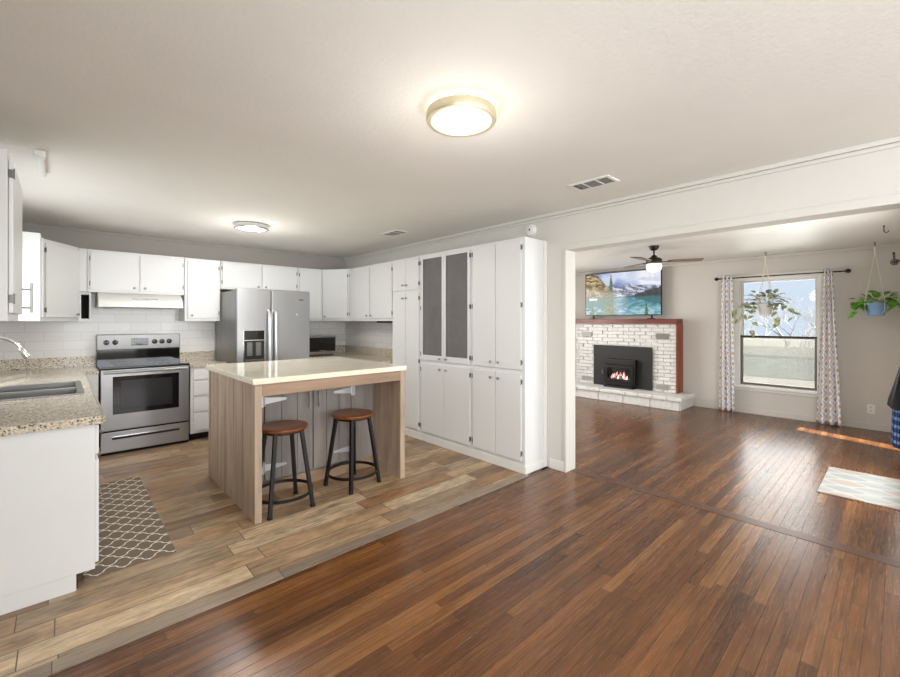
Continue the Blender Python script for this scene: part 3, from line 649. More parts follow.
for (x0, x1, side) in ((1.21, 1.617, 'l'), (1.625, 1.993, 'r')):
    bm = bmesh.new(); nb = 3
    for i in range(nb): a0 = x0+(x1-x0)*i/nb; box(bm, *I(a0+.001, a0+(x1-x0)/nb-.001, yb-.002, yb+.018, .115, IZ-.02), bev=.003)
    d = obj('cabinet_door', bm, M['isld'], t)
    hx = x1-.04 if side == 'l' else x0+.04
    hb = tube(bmesh.new(), [(hx-ox, yb-.035-oy, .66), (hx-ox, yb-.035-oy, .80)], .007); tube(hb, [(hx-ox, yb-oy, .68), (hx-ox, yb-.035-oy, .68)], .004); tube(hb, [(hx-ox, yb-oy, .78), (hx-ox, yb-.035-oy, .78)], .004)
    obj('door_handle', hb, M['nickel'], d)
    for z in (.765, .22):
        s = 1 if side == 'l' else -1; e0 = x0 if side == 'l' else x1
        bm = bmesh.new(); yq = yb-.006-oy
        # tee hinge: tapering strap on the door, upright plate on the stile
        v = [(e0-ox, z-.028), (e0+s*.17-ox, z-.010), (e0+s*.18-ox, z), (e0+s*.17-ox, z+.010), (e0-ox, z+.028)]
        lo = [bm.verts.new((a, yq, b)) for a, b in v]; hi = [bm.verts.new((a, yq+.004, b)) for a, b in v]
        bm.faces.new(lo); bm.faces.new(hi[::-1])
        for i in range(5): bm.faces.new((lo[i], lo[(i+1) % 5], hi[(i+1) % 5], hi[i]))
        box(bm, min(e0-s*.045, e0-s*.008)-ox, max(e0-s*.045, e0-s*.008)-ox, yq+.002, yq+.008, z-.05, z+.05)
        tube(bm, [(e0-s*.004-ox, yq, z-.045), (e0-s*.004-ox, yq, z+.045)], .006, 8)
        obj('strap_hinge', bm, M['galv'], d)
# ------------------------------------------------------------------ stools
def make_stool(x, y, rz, label):
    t = thing('bar_stool', label, 'stool', (x, y, .004), rz, 'stools at the island')
    sh = .622
    pf = [(0, sh-.034), (.155, sh-.034), (.172, sh-.028), (.178, sh-.016), (.174, sh-.005), (.160, sh-.001), (.12, sh-.004), (0, sh-.006)]
    obj('seat', lathe(bmesh.new(), pf, n=48), M['seat'], t)
    fr = lathe(bmesh.new(), [(.125, sh-.05), (.14, sh-.05), (.14, sh-.034), (.125, sh-.034), (.125, sh-.05)], n=36)
    obj('seat_frame', fr, M['black'], t)
    for sx, sy in ((-1, -1), (1, -1), (1, 1), (-1, 1)):
        l = tube(bmesh.new(), [(sx*.098, sy*.098, sh-.036), (sx*.160, sy*.160, .012)], [.0185, .0175], 4)
        lg = obj('leg', l, M['black'], t, smooth=False)
        obj('foot_cap', tube(bmesh.new(), [(sx*.159, sy*.159, .018), (sx*.161, sy*.161, 0)], [.019, .019], 10), M['dark'], lg)
    R = .216; z = .115
    obj('foot_ring', lathe(bmesh.new(), [(R-.006, z-.012), (R+.0, z-.012), (R, z+.012), (R-.006, z+.012), (R-.006, z-.012)], n=48), M['black'], t)
    return t
make_stool(1.245, 3.215, 0, 'round wooden stool with black metal legs beside the left end panel of the island')
make_stool(1.855, 3.245, math.radians(12), 'round wooden stool with black metal legs toward the right end panel of the island')

# ------------------------------------------------------------------ rugs
def rug(name, label, cat, x0, x1, y0, y1, th, mat, z=.0045, rim=None, uvs=(1, 1)):
    bm = boxes([(x0, x1, y0, y1, 0, th)], bev=.003)
    o = obj(name, bm, M[mat], None, (0, 0, z), uv=lambda c, n: (c.x-x0, c.y-y0)); return tag(o, label, cat)
rug('kitchen_runner_rug', 'brown runner rug with cream trellis lines beside the sink cabinet', 'rug', .085, .515, 3.02, 4.70, .008, 'rug1', .0042)
rug('entry_rug', 'pale grey-blue leaf-patterned mat on the dark floor at the right edge', 'rug', 4.60, 5.46, -.02, .47, .009, 'rug2', .0003)

# ------------------------------------------------------------------ ceiling fittings
t = thing('ceiling_light', 'round flush ceiling light with a pale gold ring in the dining area', 'ceiling light', (1.43, 1.46, ZC))
obj('mounting_plate', lathe(bmesh.new(), [(0, 0), (.135, 0), (.135, -.035), (0, -.035)], n=48), M['lampwarm'], t)
obj('ring', lathe(bmesh.new(), [(.150, -.022), (.168, -.022), (.172, -.035), (.172, -.062), (.166, -.070), (.148, -.070), (.146, -.06), (.150, -.022)], n=64), M['gold'], t)
obj('diffuser', lathe(bmesh.new(), [(.0, -.066), (.10, -.067), (.148, -.064), (.148, -.05), (0, -.05)], n=64), M['lamp'], t)
light('ceiling_light_down', 'AREA', (1.43, 1.46, ZC-.075), (0, 0, 0), 12, (1, .97, .93), shape='DISK', size=.28)
light('ceiling_light_glow', 'POINT', (1.43, 1.46, ZC-.40), (0, 0, 0), 6, (1, .97, .93), shadow_soft_size=.15)
t = thing('ceiling_light', 'round flush ceiling light with a white rim over the kitchen', 'ceiling light', (1.50, 4.77, ZC))
obj('ring', lathe(bmesh.new(), [(0, 0), (.16, 0), (.17, -.01), (.17, -.045), (.155, -.052), (.150, -.04), (0, -.04)], n=48), M['chrome'], t)
obj('diffuser', lathe(bmesh.new(), [(0, -.058), (.10, -.056), (.152, -.046), (.152, -.041), (0, -.041)], n=48), M['lamp'], t)
light('kitchen_light_down', 'AREA', (1.50, 4.77, ZC-.065), (0, 0, 0), 14, (1, .97, .93), shape='DISK', size=.28)
light('kitchen_light_glow', 'POINT', (1.50, 4.77, ZC-.45), (0, 0, 0), 9, (1, .97, .93), shadow_soft_size=.15)
def vent(label, x, y, lx, ly, rz=0):
    t = thing('ceiling_vent', label, 'vent', (x, y, ZC), rz)
    obj('frame', boxes([(-lx/2, lx/2, -ly/2, -ly/2+.025, -.010, 0), (-lx/2, lx/2, ly/2-.025, ly/2, -.010, 0), (-lx/2, -lx/2+.025, -ly/2+.025, ly/2-.025, -.010, 0), (lx/2-.025, lx/2, -ly/2+.025, ly/2-.025, -.010, 0)], bev=.002), M['plastic'], t)
    obj('backing', B(-lx/2+.025, lx/2-.025, -ly/2+.025, ly/2-.025, -.003, -.001), M['stovegrey'], t)
    bm = bmesh.new(); n = int((ly-.05)/.016)
    for i in range(n): y0 = -ly/2+.028+i*.016; box(bm, -lx/2+.025, lx/2-.025, y0, y0+.007, -.009, -.003)
    obj('louvres', bm, M['grille'], t)
    bm = bmesh.new()
    for yy in (-ly/6, ly/6): box(bm, -lx/2+.02, lx/2-.02, yy-.006, yy+.006, -.0115, -.002)
    obj('divider', bm, M['plastic'], t)
vent('white slotted ceiling vent near the header of the wide opening', 2.93, 1.57, .19, .32)
vent('small white ceiling vent above the pantry in the kitchen', 2.87, 4.05, .19, .32)
t = thing('ceiling_sensor', 'slim white plastic fitting fixed to the ceiling above the sink run', 'fitting', (-.10, 3.85, ZC))
obj('bar', boxes([(-.02, .02, -.26, .24, -.035, 0)], bev=.012), M['plastic'], t)
obj('end_cap', boxes([(-.028, .028, -.30, -.22, -.042, 0)], bev=.010), M['plastic'], t)
t = thing('smoke_detector', 'round white wall detector above the near corner of the pantry', 'detector', (XW, 2.53, 2.335))
obj('case', lathe(bmesh.new(), [(0, -.035), (.04, -.034), (.055, -.025), (.06, -.004), (.06, 0)], n=32, axis='x'), M['plastic'], t)
obj('button', lathe(bmesh.new(), [(0, -.038), (.008, -.038), (.009, -.033)], n=12, axis='x'), M['stovegrey'], t)
t = thing('curtain_rod_end', 'small bright curved rod end beside the left wall cabinet', 'curtain rod', (XL+.01, 3.75, 2.13))
obj('rod', tube(bmesh.new(), [(.10, .0, 0), (.10, 1.35, 0)], .008), M['chrome'], t); obj('bracket', tube(bmesh.new(), [(0, .05, 0), (.06, .05, .03), (.1, .05, 0)], .006), M['chrome'], t)

# ------------------------------------------------------------------ fireplace wall
XH = 7.08; BY0, BY1 = 2.535, 4.40
t = thing('fireplace', 'white painted brick fireplace with a red-brown mantel and raised hearth', 'fireplace', (XF, 3.45, 0)); fx, fy = XF, 3.45
def Q(x0, x1, y0, y1, z0, z1): return (x0-fx, x1-fx, y0-fy, y1-fy, z0, z1)
bm = bmesh.new(); 
box(bm, *Q(XH+.03, XF-.002, 2.36, 4.97, .001, .155)); box(bm, *Q(7.53, XF-.016, 2.40, 2.55, .0015, .155))
yy = 2.36
while yy < 4.9: box(bm, *Q(XH+.012, XH+.05, yy+.004, min(yy+.44, 4.97)-.004, .0025, .15), bev=.006); yy += .45
box(bm, *Q(XH+.05, 7.64, 2.345, 2.37, .0025, .15), bev=.006)
obj('hearth', bm, M['brick'], t)
bm = bmesh.new(); yy = 2.31; 
while yy < 4.9: box(bm, *Q(XH-.03, 7.48, yy+.002, min(yy+.225, 4.97)-.002, .152, .215+random.uniform(0, .004)), bev=.014); yy += .225
box(bm, *Q(7.482, 7.70, 2.312, 4.97, .152, .212), bev=.012)
obj('hearth_cap', bm, M['brick'], t)
bm = bmesh.new(); zr = .212; row = 0; rnd = random.Random(4)
box(bm, *Q(7.53, XF-.002, BY0, BY1, .20, 1.372))
while zr < 1.36:
    hh = .058; y = BY0-(.1 if row % 2 else 0)
    while y < BY1:
        a0, a1 = max(y, BY0), min(y+.2, BY1)
        if a1-a0 > .03:
            segs = [(a0, a1)]
            if zr < .955:
                segs = [(a0, min(a1, 2.92)), (max(a0, 3.99), a1)]
            for s0, s1 in segs:
                if s1-s0 > .025: box(bm, *Q(7.50+rnd.uniform(-.012, .008), 7.535, s0+.004, s1-.004, zr+.003, min(zr+hh, 1.37)), bev=.006)
        y += .2
    zr += .064; row += 1
obj('brick_surround', bm, M['brick'], t)
obj('mantel_shelf', B(*Q(7.415, XF-.004, 2.518, 4.98, 1.374, 1.455), bev=.005), M['mahog'], t)
obj('side_board', B(*Q(7.46, XF-.004, 2.512, 2.533, .216, 1.372), bev=.004), M['side'], t)
for (a0, a1, z0, z1, m_) in ((4.05, 4.26, 1.12, 1.21, 'grille'), (2.65, 2.86, 1.11, 1.21, 'hinge'), (4.05, 4.26, .27, .345, 'grille'), (2.65, 2.86, .25, .345, 'grille')):
    bm = B(*Q(7.478, 7.494, a0, a1, z0, z1), bev=.003)
    g = obj('vent_grille', bm, M['ventgrey'] if m_ == 'grille' else M['grille'], t)
    bm = bmesh.new()
    for i in range(6): box(bm, *Q(7.474, 7.479, a0+.012, a1-.012, z0+.010+i*.013, z0+.016+i*.013))
    obj('grille_slats', bm, M[m_], g)
t2 = thing('stove_insert', 'black fireplace insert stove with flames behind its glass door', 'stove', (7.47, 3.45, .216)); 
def K(x0, x1, y0, y1, z0, z1): return (x0-7.47, x1-7.47, y0-3.45, y1-3.45, z0-.216, z1-.216)
obj('surround_panel', B(*K(7.455, 7.475, 2.915, 3.995, .217, .965), bev=.003), M['stovegrey'], t2)
obj('firebox', boxes([K(7.36, 7.455, 3.16, 3.74, .30, .34), K(7.36, 7.455, 3.16, 3.74, .63, .73), K(7.36, 7.455, 3.16, 3.22, .34, .63), K(7.36, 7.455, 3.68, 3.74, .34, .63), K(7.44, 7.455, 3.22, 3.68, .34, .63)], bev=.005), M['black'], t2)
obj('ledge', boxes([K(7.31, 7.42, 3.18, 3.72, .217, .25), K(7.34, 7.36, 3.20, 3.70, .26, .30)], bev=.006), M['black'], t2)
sd = obj('stove_door', boxes([K(7.345, 7.36, 3.19, 3.71, .33, .375), K(7.345, 7.36, 3.19, 3.71, .57, .62), K(7.345, 7.36, 3.19, 3.235, .375, .57), K(7.345, 7.36, 3.665, 3.71, .375, .57)], bev=.004), M['black'], t2)
obj('door_glass', B(*K(7.351, 7.354, 3.235, 3.665, .375, .57)), M['glass'], sd)
obj('door_handle', tube(bmesh.new(), [(-.125, .29, .24), (-.16, .29, .24), (-.165, .29, .31)], .008), M['nickel'], sd)
obj('vent_bars', boxes([K(7.352, 7.362, 3.20, 3.70, z, z+.008) for z in (.65, .67, .69)]), M['stovegrey'], t2)
bm = bmesh.new(); bm2 = bmesh.new()
for i in range(11):
    y = 3.31+i*.028+rnd.uniform(-.01, .01); hgt = rnd.uniform(.06, .13); x = 7.40+rnd.uniform(-.02, .02)
    if i in (3, 4, 5, 6, 7, 8): hgt += .03
    pts = [(x-7.47, y-3.45, .135), (x-7.47, y-3.45+.006, .135+hgt*.4), (x-7.47, y-3.45-.008, .135+hgt)]
    tube(bm if i % 3 else bm2, pts, [.014, .016, .002], 8)
fl = obj('flames', bm, M['fire'], t2); fl['label'] = 'red orange flames'; obj('flame_tips', bm2, M['fire2'], t2)
bm = bmesh.new()
for y0, y1, z, dx in ((3.27, 3.62, .37, 0), (3.30, 3.64, .385, .03), (3.33, 3.56, .405, .015)): tube(bm, [(7.395+dx-7.47, y0-3.45, z-.216), (7.40+dx-7.47, y1-3.45, z+.01-.216)], .02, 10)
obj('logs', bm, M['grille'], t2)
obj('glow_bed', B(*K(7.38, 7.43, 3.25, 3.65, .345, .352)), M['fire'], t2)
t = thing('firewood_rack', 'tall black metal tool rack at the left side of the fireplace', 'fireplace tools', (7.42, 4.50, .215))
bm = bmesh.new()
for yy in (-.06, .06): tube(bm, [(0, yy, 0), (0, yy, 1.05)], .012, 8); 
tube(bm, [(0, -.06, 1.05), (0, .06, 1.05)], .012, 8); tube(bm, [(0, -.06, .1), (0, .06, .1)], .012, 8); tube(bm, [(-.08, -.06, .012), (.08, -.06, .012)], .012, 8); tube(bm, [(-.08, .06, .012), (.08, .06, .012)], .012, 8)
obj('frame', bm, M['black'], t)
for k, yy in enumerate((-.03, .0, .03)): obj('tool', tube(bmesh.new(), [(-.02, yy, .12), (-.02, yy, .9)], [.014, .006], 8), M['black'], t)

# ------------------------------------------------------------------ television
TY0, TY1, TZ0, TZ1 = 2.81, 4.245, 1.525, 2.335
t = thing('television', 'large flat television showing a mountain lake, standing on the mantel', 'television', (7.60, (TY0+TY1)/2, 1.457)); ty = (TY0+TY1)/2
obj('casing', B(0, .035, TY0-ty, TY1-ty, TZ0-1.457, TZ1-1.457, bev=.004), M['black'], t)
NX, NZ = 170, 96; bm = bmesh.new(); lay = bm.loops.layers.color.new('Col')
Wd = TY1-TY0-.024; Hd = TZ1-TZ0-.024
grid = [[bm.verts.new((-.001, TY1-ty-.012-Wd*i/NX, TZ0-1.457+.012+Hd*j/NZ)) for j in range(NZ+1)] for i in range(NX+1)]
def nz(x, y, s, o=4): return noise.fractal(Vector((x*s, y*s, 3.3)), 1.0, 2.0, o)
def lerp(a, b, f): f = max(0, min(1, f)); return tuple(a[k]+(b[k]-a[k])*f for k in range(3))
def picture(u, v):
    sh = .42  # shoreline
    m = v if v > sh else 2*sh-v; refl = v <= sh
    c = lerp((110, 135, 205), (205, 215, 240), nz(u, v, 3)*1.6+.25+(u-.3)*.6)
    c = lerp(c, (246, 247, 252), max(0, min(1, (u-.38)*2.6))*max(0, min(1, .75+nz(u, m*2, 3)*1.3+(m-.8)*1.2)))
    far = .70+.07*nz(u, 0, 9)-.12*abs(u-.52)-.06*max(0, u-.6)
    if m < far:
        c = lerp((96, 100, 124), (150, 155, 178), .5+nz(u*2, m, 9)); 
        if nz(u*3+m*4, m*3, 7) > .2: c = (214, 218, 232)
    if u > .66 and m < .45+.17*(u-.66)/.34+.02*nz(u, 0, 20): c = lerp((38, 42, 54), (66, 74, 78), .5+nz(u, m, 25))
    lm = 1.0-(u-.17)*2.3 if u > .17 else 1.05
    lm = max(lm, .44 if u < .5 else 0)+.04*nz(u, 0, 14)
    if m < lm and u < .40: c = lerp((132, 112, 78), (214, 190, 140), .5+nz(u*2, m, 8)*1.1); c = lerp(c, (80, 74, 60), .9 if nz(u, m*2, 14) > .22 else 0)
    if refl:
        g = (52, 142, 152); c = lerp(c, g, .62 if u > .38 else .72); c = lerp(c, (44, 96, 92), .35 if u < .35 else 0)
        if v < .19 and nz(u*1.5, v*3, 10) > .12: c = lerp(c, (196, 222, 236), .7)
        if abs(v-.38) < .03 and abs(u-.11) < .06: c = (240, 240, 236)
    if abs(v-sh) < .012 and u > .3: c = (66, 84, 80)
    for (tu, tb, tt, tw, cc) in ((.365, 0, .98, .085, (70, 92, 52)), (.10, 0, .27, .035, (36, 96, 62)), (.83, .0, .25, .03, (40, 96, 60)), (.26, .3, .5, .03, (74, 92, 50)), (.30, 0, .36, .05, (84, 110, 60))):
        if tb <= v < tt:
            ww = tw*(1-(v-tb)/(tt-tb))*(.75+.5*nz(u, v, 30)+.25*math.sin(v*160))+.003
            if abs(u-tu) < ww: c = lerp(cc, (120, 140, 80), .3+nz(u, v, 40))
    return c
for i in range(NX):
    for j in range(NZ):
        f = bm.faces.new((grid[i][j], grid[i+1][j], grid[i+1][j+1], grid[i][j+1]))
        c = srgb(*[max(0, min(255, q)) for q in picture((i+.5)/NX, (j+.5)/NZ)])
        for lp in f.loops: lp[lay] = (max(0, min(1, lerp(c[:3], c[:3], 0)[0])), c[1], c[2], 1)
# byte colour layers are stored as sRGB: keep linear values exact by using a float attribute
me_cols = [tuple(f.loops[0][lay]) for f in bm.faces]
bm.loops.layers.color.remove(lay); fl = bm.loops.layers.float_color.new('Col')
for f, c in zip(bm.faces, me_cols):
    for lp in f.loops: lp[fl] = c
obj('screen', bm, M['tv'], t, smooth=False, fin=False)
for y in (-.55, .55): obj('stand_foot', boxes([(-.09, .10, y-.02, y+.02, .0, .012), (.0, .03, y-.012, y+.012, .01, .075), (-.03, .05, y-.07, y+.07, 0, .01)], bev=.003), M['black'], t)

# ------------------------------------------------------------------ curtains
t = thing('curtain_rod', 'thin dark curtain rod with ball ends above the living room window', 'curtain rod', (7.64, 1.22, 2.085))
obj('rod', tube(bmesh.new(), [(0, .74, 0), (0, -.72, 0)], .009), M['bronze'], t)
for s, nm in ((.75, 1), (-.73, -1)): obj('finial', lathe(bmesh.new(), [(0, -.03), (.014, -.026), (.026, -.01), (.028, 0), (.026, .01), (.014, .026), (0, .03)], (0, s+.02*nm, 0), 16, 'y'), M['bronze'], t)
for y in (.70, -.66): obj('bracket', tube(bmesh.new(), [(.108, y, 0), (0, y, 0)], .006), M['bronze'], t)
def curtain(label, y0t, y1t, y0b, y1b, nf, seed):
    rnd = random.Random(seed); bm = bmesh.new(); l = None; NU, NV = 90, 40; ztop, zbot = 2.125, .015
    cols = []; th = .0015
    for i in range(NU+1):
        s = i/NU; col = []
        for j in range(NV+1):
            q = j/NV; z = ztop+(zbot-ztop)*q; amp = .022+.018*q
            y = (y0t+(y1t-y0t)*s)*(1-q)+(y0b+(y1b-y0b)*s)*q
            x = 7.64+amp*math.sin(s*nf*2*PI+.5*math.sin(q*3+seed))+.004*math.sin(s*41+q*9)
            col.append(bm.verts.new((x, y, z)))
        cols.append(col)
    uvl = bm.loops.layers.uv.new('UVMap'); wid = .42
    for i in range(NU):
        for j in range(NV):
            f = bm.faces.new((cols[i][j], cols[i+1][j], cols[i+1][j+1], cols[i][j+1]))
            for lp, (a, b) in zip(f.loops, ((i, j), (i+1, j), (i+1, j+1), (i, j+1))): lp[uvl].uv = (a/NU*wid, b/NV*2.1)
    t = thing('curtain', label, 'curtain', (0, 0, 0), 0, 'curtains at the living room window')
    o = obj('cloth', bm, M['curtain'], t, fin=False); md = o.modifiers.new('thick', 'SOLIDIFY'); md.thickness = .002
    t.location = (7.64, (y0b+y1b)/2, 0); o.location = (-7.64, -(y0b+y1b)/2, 0)
    for k in range(nf):
        y = y0t+(y1t-y0t)*(k+.5)/nf
        obj('grommet', lathe(bmesh.new(), [(.012, -.003), (.02, -.003), (.02, .003), (.012, .003), (.012, -.003)], (0, y-(y0b+y1b)/2, 2.085), 16, 'y'), M['nickel'], t)
curtain('patterned curtain hanging left of the living room window', 1.93, 1.775, 1.955, 1.745, 3, 1)
curtain('patterned curtain hanging right of the living room window, flaring at the hem', .72, .625, .79, .53, 3, 2)

# ------------------------------------------------------------------ hanging plants
def leaf(bm, p, d, up, L, Wl, droop=.3):
    d = d.normalized(); s = d.cross(up).normalized(); n = s.cross(d)
    prof = [(0, 0), (.15, .38), (.38, .5), (.62, .42), (.84, .2), (1, 0)]
    mid = []; lt = []; rt = []
    for a, w in prof:
        c = p+d*L*a-n*0-Vector((0, 0, 1))*droop*L*a*a; mid.append(bm.verts.new(c-n*.0))
        if w: lt.append(bm.verts.new(c+s*w*Wl+n*.12*Wl)); rt.append(bm.verts.new(c-s*w*Wl+n*.12*Wl))
        else: lt.append(mid[-1]); rt.append(mid[-1])
    for i in range(len(prof)-1):
        for e in (lt, rt):
            q = [mid[i], mid[i+1], e[i+1], e[i]]; u = []
            for v in q:
                if v not in u: u.append(v)
            if len(u) > 2: bm.faces.new(u)
def hanging(label, x, y, ztop, zpot, pr, ph, potm, leafs, vines, seed, n, spread, llen):
    rnd = random.Random(seed); t = thing('hanging_plant', label, 'hanging plant', (x, y, ztop), 0)
    hk = tube(bmesh.new(), [(0, 0, 0), (0, 0, -.03)]+[(.015-.015*math.cos(a), 0, -.03-.018*math.sin(a)) for a in (.6, 1.2, 1.8, 2.5, 3.1)], .004, 8)
    box(hk, -.03, .03, -.008, .008, -.004, 0); obj('hook', hk, M['bronze'], t)
    zk = zpot-ztop     # pot rim height, local
    bm = bmesh.new(); kz = -.06
    for k in range(4):
        a = PI/4+k*PI/2; c, s = math.cos(a), math.sin(a)
        tube(bm, [(0, 0, kz), (c*.012, s*.012, kz-.12), (c*pr*.55, s*pr*.55, (kz+zk)/2-.02), (c*(pr+.01), s*(pr+.01), zk+.01), (c*(pr+.006), s*(pr+.006), zk-ph*.6), (c*pr*.4, s*pr*.4, zk-ph-.01), (0, 0, zk-ph-.015)], .004, 6)
    tube(bm, [(0, 0, kz+.01), (0, 0, kz-.12)], [.012, .009], 8)
    obj('rope_hanger', bm, M['cord'], t)
    pf = [(0, zk-ph), (pr*.68, zk-ph), (pr*.74, zk-ph+.01), (pr*.97, zk-.02), (pr*1.02, zk-.018), (pr*1.03, zk), (pr*.94, zk), (pr*.9, zk-.03), (0, zk-.03)]
    obj('pot', lathe(bmesh.new(), pf, n=28), M[potm], t)
    for mi, mt in enumerate(leafs):
        bm = bmesh.new()
        for i in range(n):
            a = rnd.uniform(0, 2*PI); el = rnd.uniform(-.1, 1.1); r0 = pr*.7*rnd.random()**.5; b = Vector((math.cos(a)*r0, math.sin(a)*r0, zk+.01))
            d = Vector((math.cos(a)*math.cos(el), math.sin(a)*math.cos(el), math.sin(el))); e = b+d*rnd.uniform(.3, 1)*spread
            tube(bm, [b, (b+e)/2+Vector((0, 0, .01)), e], .0015, 4, False)
            leaf(bm, e, d+Vector((rnd.uniform(-.4, .4), rnd.uniform(-.4, .4), -.2)), Vector((rnd.uniform(-.3, .3), rnd.uniform(-.3, .3), 1)), rnd.uniform(.7, 1.2)*llen, llen*.75)
        obj('foliage', bm, M[mt], t, fin=False)
    if vines:
        for (dy, drop, dx) in vines:
            bm = bmesh.new(); p0 = Vector((dx*.5, dy*.6, zk+.01)); pts = []
            for k in range(7): f = k/6; pts.append(p0+Vector((dx*f*.6, dy*f*.9, .03*math.sin(f*PI)-drop*f**1.5)))
            tube(bm, pts, .002, 5)
            for k in range(1, 7):
                leaf(bm, pts[k], Vector((rnd.uniform(-1, .4), rnd.uniform(-1, 1), rnd.uniform(-.8, 0))), Vector((-.6, rnd.uniform(-.5, .5), 1)), llen*rnd.uniform(.8, 1.2), llen*.7)
            obj('trailing_vine', bm, M[leafs[0]], t, fin=False)
hanging('trailing grey-green plant in a pale pot hung in front of the window', 7.35, 1.305, ZL, 1.66, .10, .15, 'potwhite', ['leaf2', 'leaf3'], [(.20, .22, -.05), (.10, .38, -.1), (-.22, .20, -.04), (.26, .12, 0), (-.12, .28, -.1)], 5, 34, .19, .10)
hanging('leafy green pothos in a blue pot hung near the right edge', 7.45, .215, ZL, 1.645, .115, .16, 'potblue', ['leaf', 'leaf'], [(.12, .06, -.05), (.10, .12, -.1), (-.14, .06, -.08)], 9, 18, .13, .10)
t = thing('ceiling_hook', 'small empty dark hook on the living room ceiling near the right edge', 'hook', (6.21, .115, ZL))
obj('bracket', boxes([(-.03, .03, -.008, .008, -.006, 0)], bev=.002), M['bronze'], t)
obj('hook', tube(bmesh.new(), [(0, 0, 0), (0, 0, -.05)]+[(0, -.018+.018*math.cos(a), -.05-.02*math.sin(a)) for a in (.5, 1.1, 1.7, 2.4, 3.0)], .004, 8), M['bronze'], t)

# ------------------------------------------------------------------ ceiling fan
fxy = (5.67, 2.19)
t = thing('ceiling_fan', 'dark bronze three-blade ceiling fan with a frosted light bowl', 'ceiling fan', (fxy[0], fxy[1], ZL))
obj('canopy', lathe(bmesh.new(), [(0, 0), (.062, 0), (.062, -.02), (.045, -.05), (.016, -.062), (0, -.062)], n=28), M['bronze'], t)
obj('downrod', tube(bmesh.new(), [(0, 0, -.05), (0, 0, -.14)], .011), M['bronze'], t)
obj('motor', lathe(bmesh.new(), [(0, -.12), (.025, -.122), (.045, -.15), (.085, -.165), (.095, -.18), (.095, -.215), (.07, -.235), (0, -.235)], n=32), M['bronze'], t)
obj('light_bowl', lathe(bmesh.new(), [(.085, -.236), (.095, -.25), (.09, -.30), (.06, -.335), (0, -.345)], n=32), emis('lit_fan_bowl', (1, .95, .88, 1), .8), t)
ang0 = -TH
for k, off in enumerate((-18, 102, 222)):
    a = ang0+math.radians(off); bm = bmesh.new()
    br = obj('blade', bmesh.new(), M['blade'], t); bpy.data.objects.remove(br)
    v = []
    for (r, wd) in ((.16, .045), (.25, .058), (.42, .066), (.54, .066), (.56, .055)):
        v.append((r, wd))
    top = []
    for r, wd in v: top.append((bm.verts.new((r, -wd, -.198+wd*.1)), bm.verts.new((r, wd, -.198-wd*.1)), bm.verts.new((r, -wd, -.206+wd*.1)), bm.verts.new((r, wd, -.206-wd*.1))))
    for p, q in zip(top, top[1:]):
        bm.faces.new((p[0], q[0], q[1], p[1])); bm.faces.new((p[2], p[3], q[3], q[2])); bm.faces.new((p[0], p[2], q[2], q[0])); bm.faces.new((p[1], q[1], q[3], p[3]))
    bm.faces.new((top[0][0], top[0][1], top[0][3], top[0][2])); bm.faces.new((top[-1][0], top[-1][2], top[-1][3], top[-1][1]))
    b = obj('blade', bm, M['blade'], t); b.rotation_euler = (0, 0, a)
    obj('blade_iron', boxes([(.085, .20, -.018, .018, -.214, -.206)], bev=.002), M['bronze'], b)
for x, y in ((.03, .02), (-.03, .02)): obj('pull_chain', tube(bmesh.new(), [(x*2.8, y, -.25), (x*2.8, y, -.42)], .0018, 6), M['nickel'], t)

# ------------------------------------------------------------------ outlet, garments, second rod
t = thing('wall_outlet', 'white double power outlet low on the far wall right of the curtain', 'outlet', (XF, .26, .27))
obj('plate', B(-.006, 0, -.037, .037, -.06, .06, bev=.003), M['plastic'], t)
for z in (-.024, .024):
    s = obj('socket', B(-.009, -.005, -.017, .017, z-.016, z+.016, bev=.002), M['trim'], t); obj('slots', boxes([(-.0096, -.0085, -.008, -.005, z-.006, z+.008), (-.0096, -.0085, .005, .008, z-.006, z+.008)]), M['dark'], s)
t = thing('curtain_rod', 'dark curtain rod end with a cage finial at the right edge of the picture', 'curtain rod', (7.0, .045, 2.10))
obj('rod', tube(bmesh.new(), [(0, 0, 0), (-.9, 0, 0)], .010), M['bronze'], t)
bm = bmesh.new()
for k in range(6):
    a = k*PI/3; tube(bm, [(.0+.09*q, .035*math.sin(q*PI)*math.cos(a+q*2), .035*math.sin(q*PI)*math.sin(a+q*2)) for q in [i/8 for i in range(9)]], .0045, 6)
lathe(bm, [(0, .0), (.014, .004), (.014, .012), (0, .016)], (.082, 0, 0), 10, 'x')
obj('finial', bm, M['bronze'], t); obj('bracket', tube(bmesh.new(), [(-.1, -.093, 0), (-.1, 0, 0)], .007), M['bronze'], t)
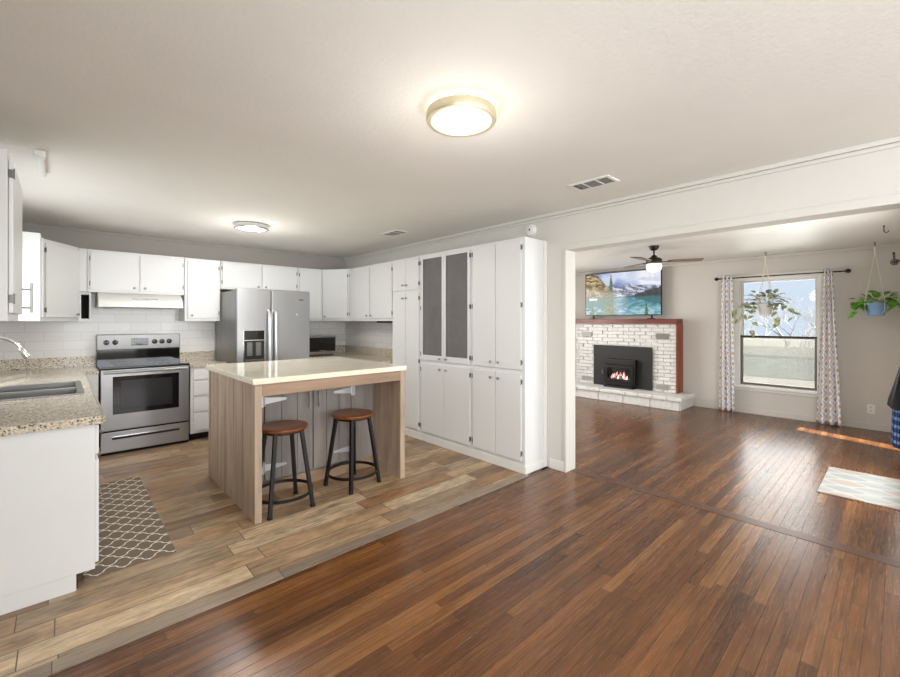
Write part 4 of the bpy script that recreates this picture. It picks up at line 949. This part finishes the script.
t = thing('coat_rack', 'wall hook strip holding the garments at the right edge', 'coat rack', (6.2, -.05, 1.62))
obj('board', B(-.32, .32, .0, .018, -.04, .04, bev=.004), M['trim'], t)
for x in (-.2, .0, .2): obj('hook', tube(bmesh.new(), [(x, .018, 0), (x, .045, -.01), (x, .05, .012)], .005, 8), M['bronze'], t)
def garment(name, label, cat, mat, x, zt, secs, seed):
    """hanging cloth: rings down the body; secs = (z, half width x, y_inner, y_outer)"""
    bm = bmesh.new(); n = 40; rings = []; rnd = random.Random(seed)
    for (z, hw, ya, yb) in secs:
        ring = []
        for k in range(n):
            a = 2*PI*k/n; f = 1+.10*math.sin(a*7+seed)*(1 if z < 1.2 else .3)
            yy = (ya+yb)/2+(yb-ya)/2*math.sin(a)*f; yy = max(yy, -.028)
            ring.append(bm.verts.new((x+hw*math.cos(a)*f-x, yy, z)))
        rings.append(ring)
    for p, q in zip(rings, rings[1:]):
        for k in range(n): bm.faces.new((p[k], p[(k+1) % n], q[(k+1) % n], q[k]))
    bm.faces.new(rings[0]); bm.faces.new(rings[-1][::-1])
    return bm
bm = garment('', '', '', '', 6.0, 0, [(1.60, .02, -.026, -.012), (1.50, .10, -.026, -.008), (1.30, .13, -.026, -.006), (1.02, .13, -.026, -.003), (.92, .14, -.026, .018), (.80, .15, -.026, .045), (.66, .15, -.026, .080), (.60, .15, -.026, .088), (.56, .14, -.026, .055)], 1)
t = thing('leather_jacket', 'black jacket hanging on the wall at the right edge', 'jacket', (6.0, 0, 0)); obj('body', bm, M['jacket'], t)
bm = garment('', '', '', '', 6.40, 0, [(1.60, .02, -.026, -.012), (1.50, .09, -.026, -.008), (1.2, .13, -.026, -.003), (.95, .14, -.026, .0), (.70, .15, -.026, .045), (.40, .16, -.026, .058), (.18, .17, -.026, .062), (.12, .16, -.026, .055)], 4)
t = thing('blue_garment', 'long blue plaid garment hanging behind and below the black jacket', 'clothing', (6.40, 0, 0)); obj('body', bm, M['plaid'], t, uv=lambda c, n: (c.x+c.y, c.z))
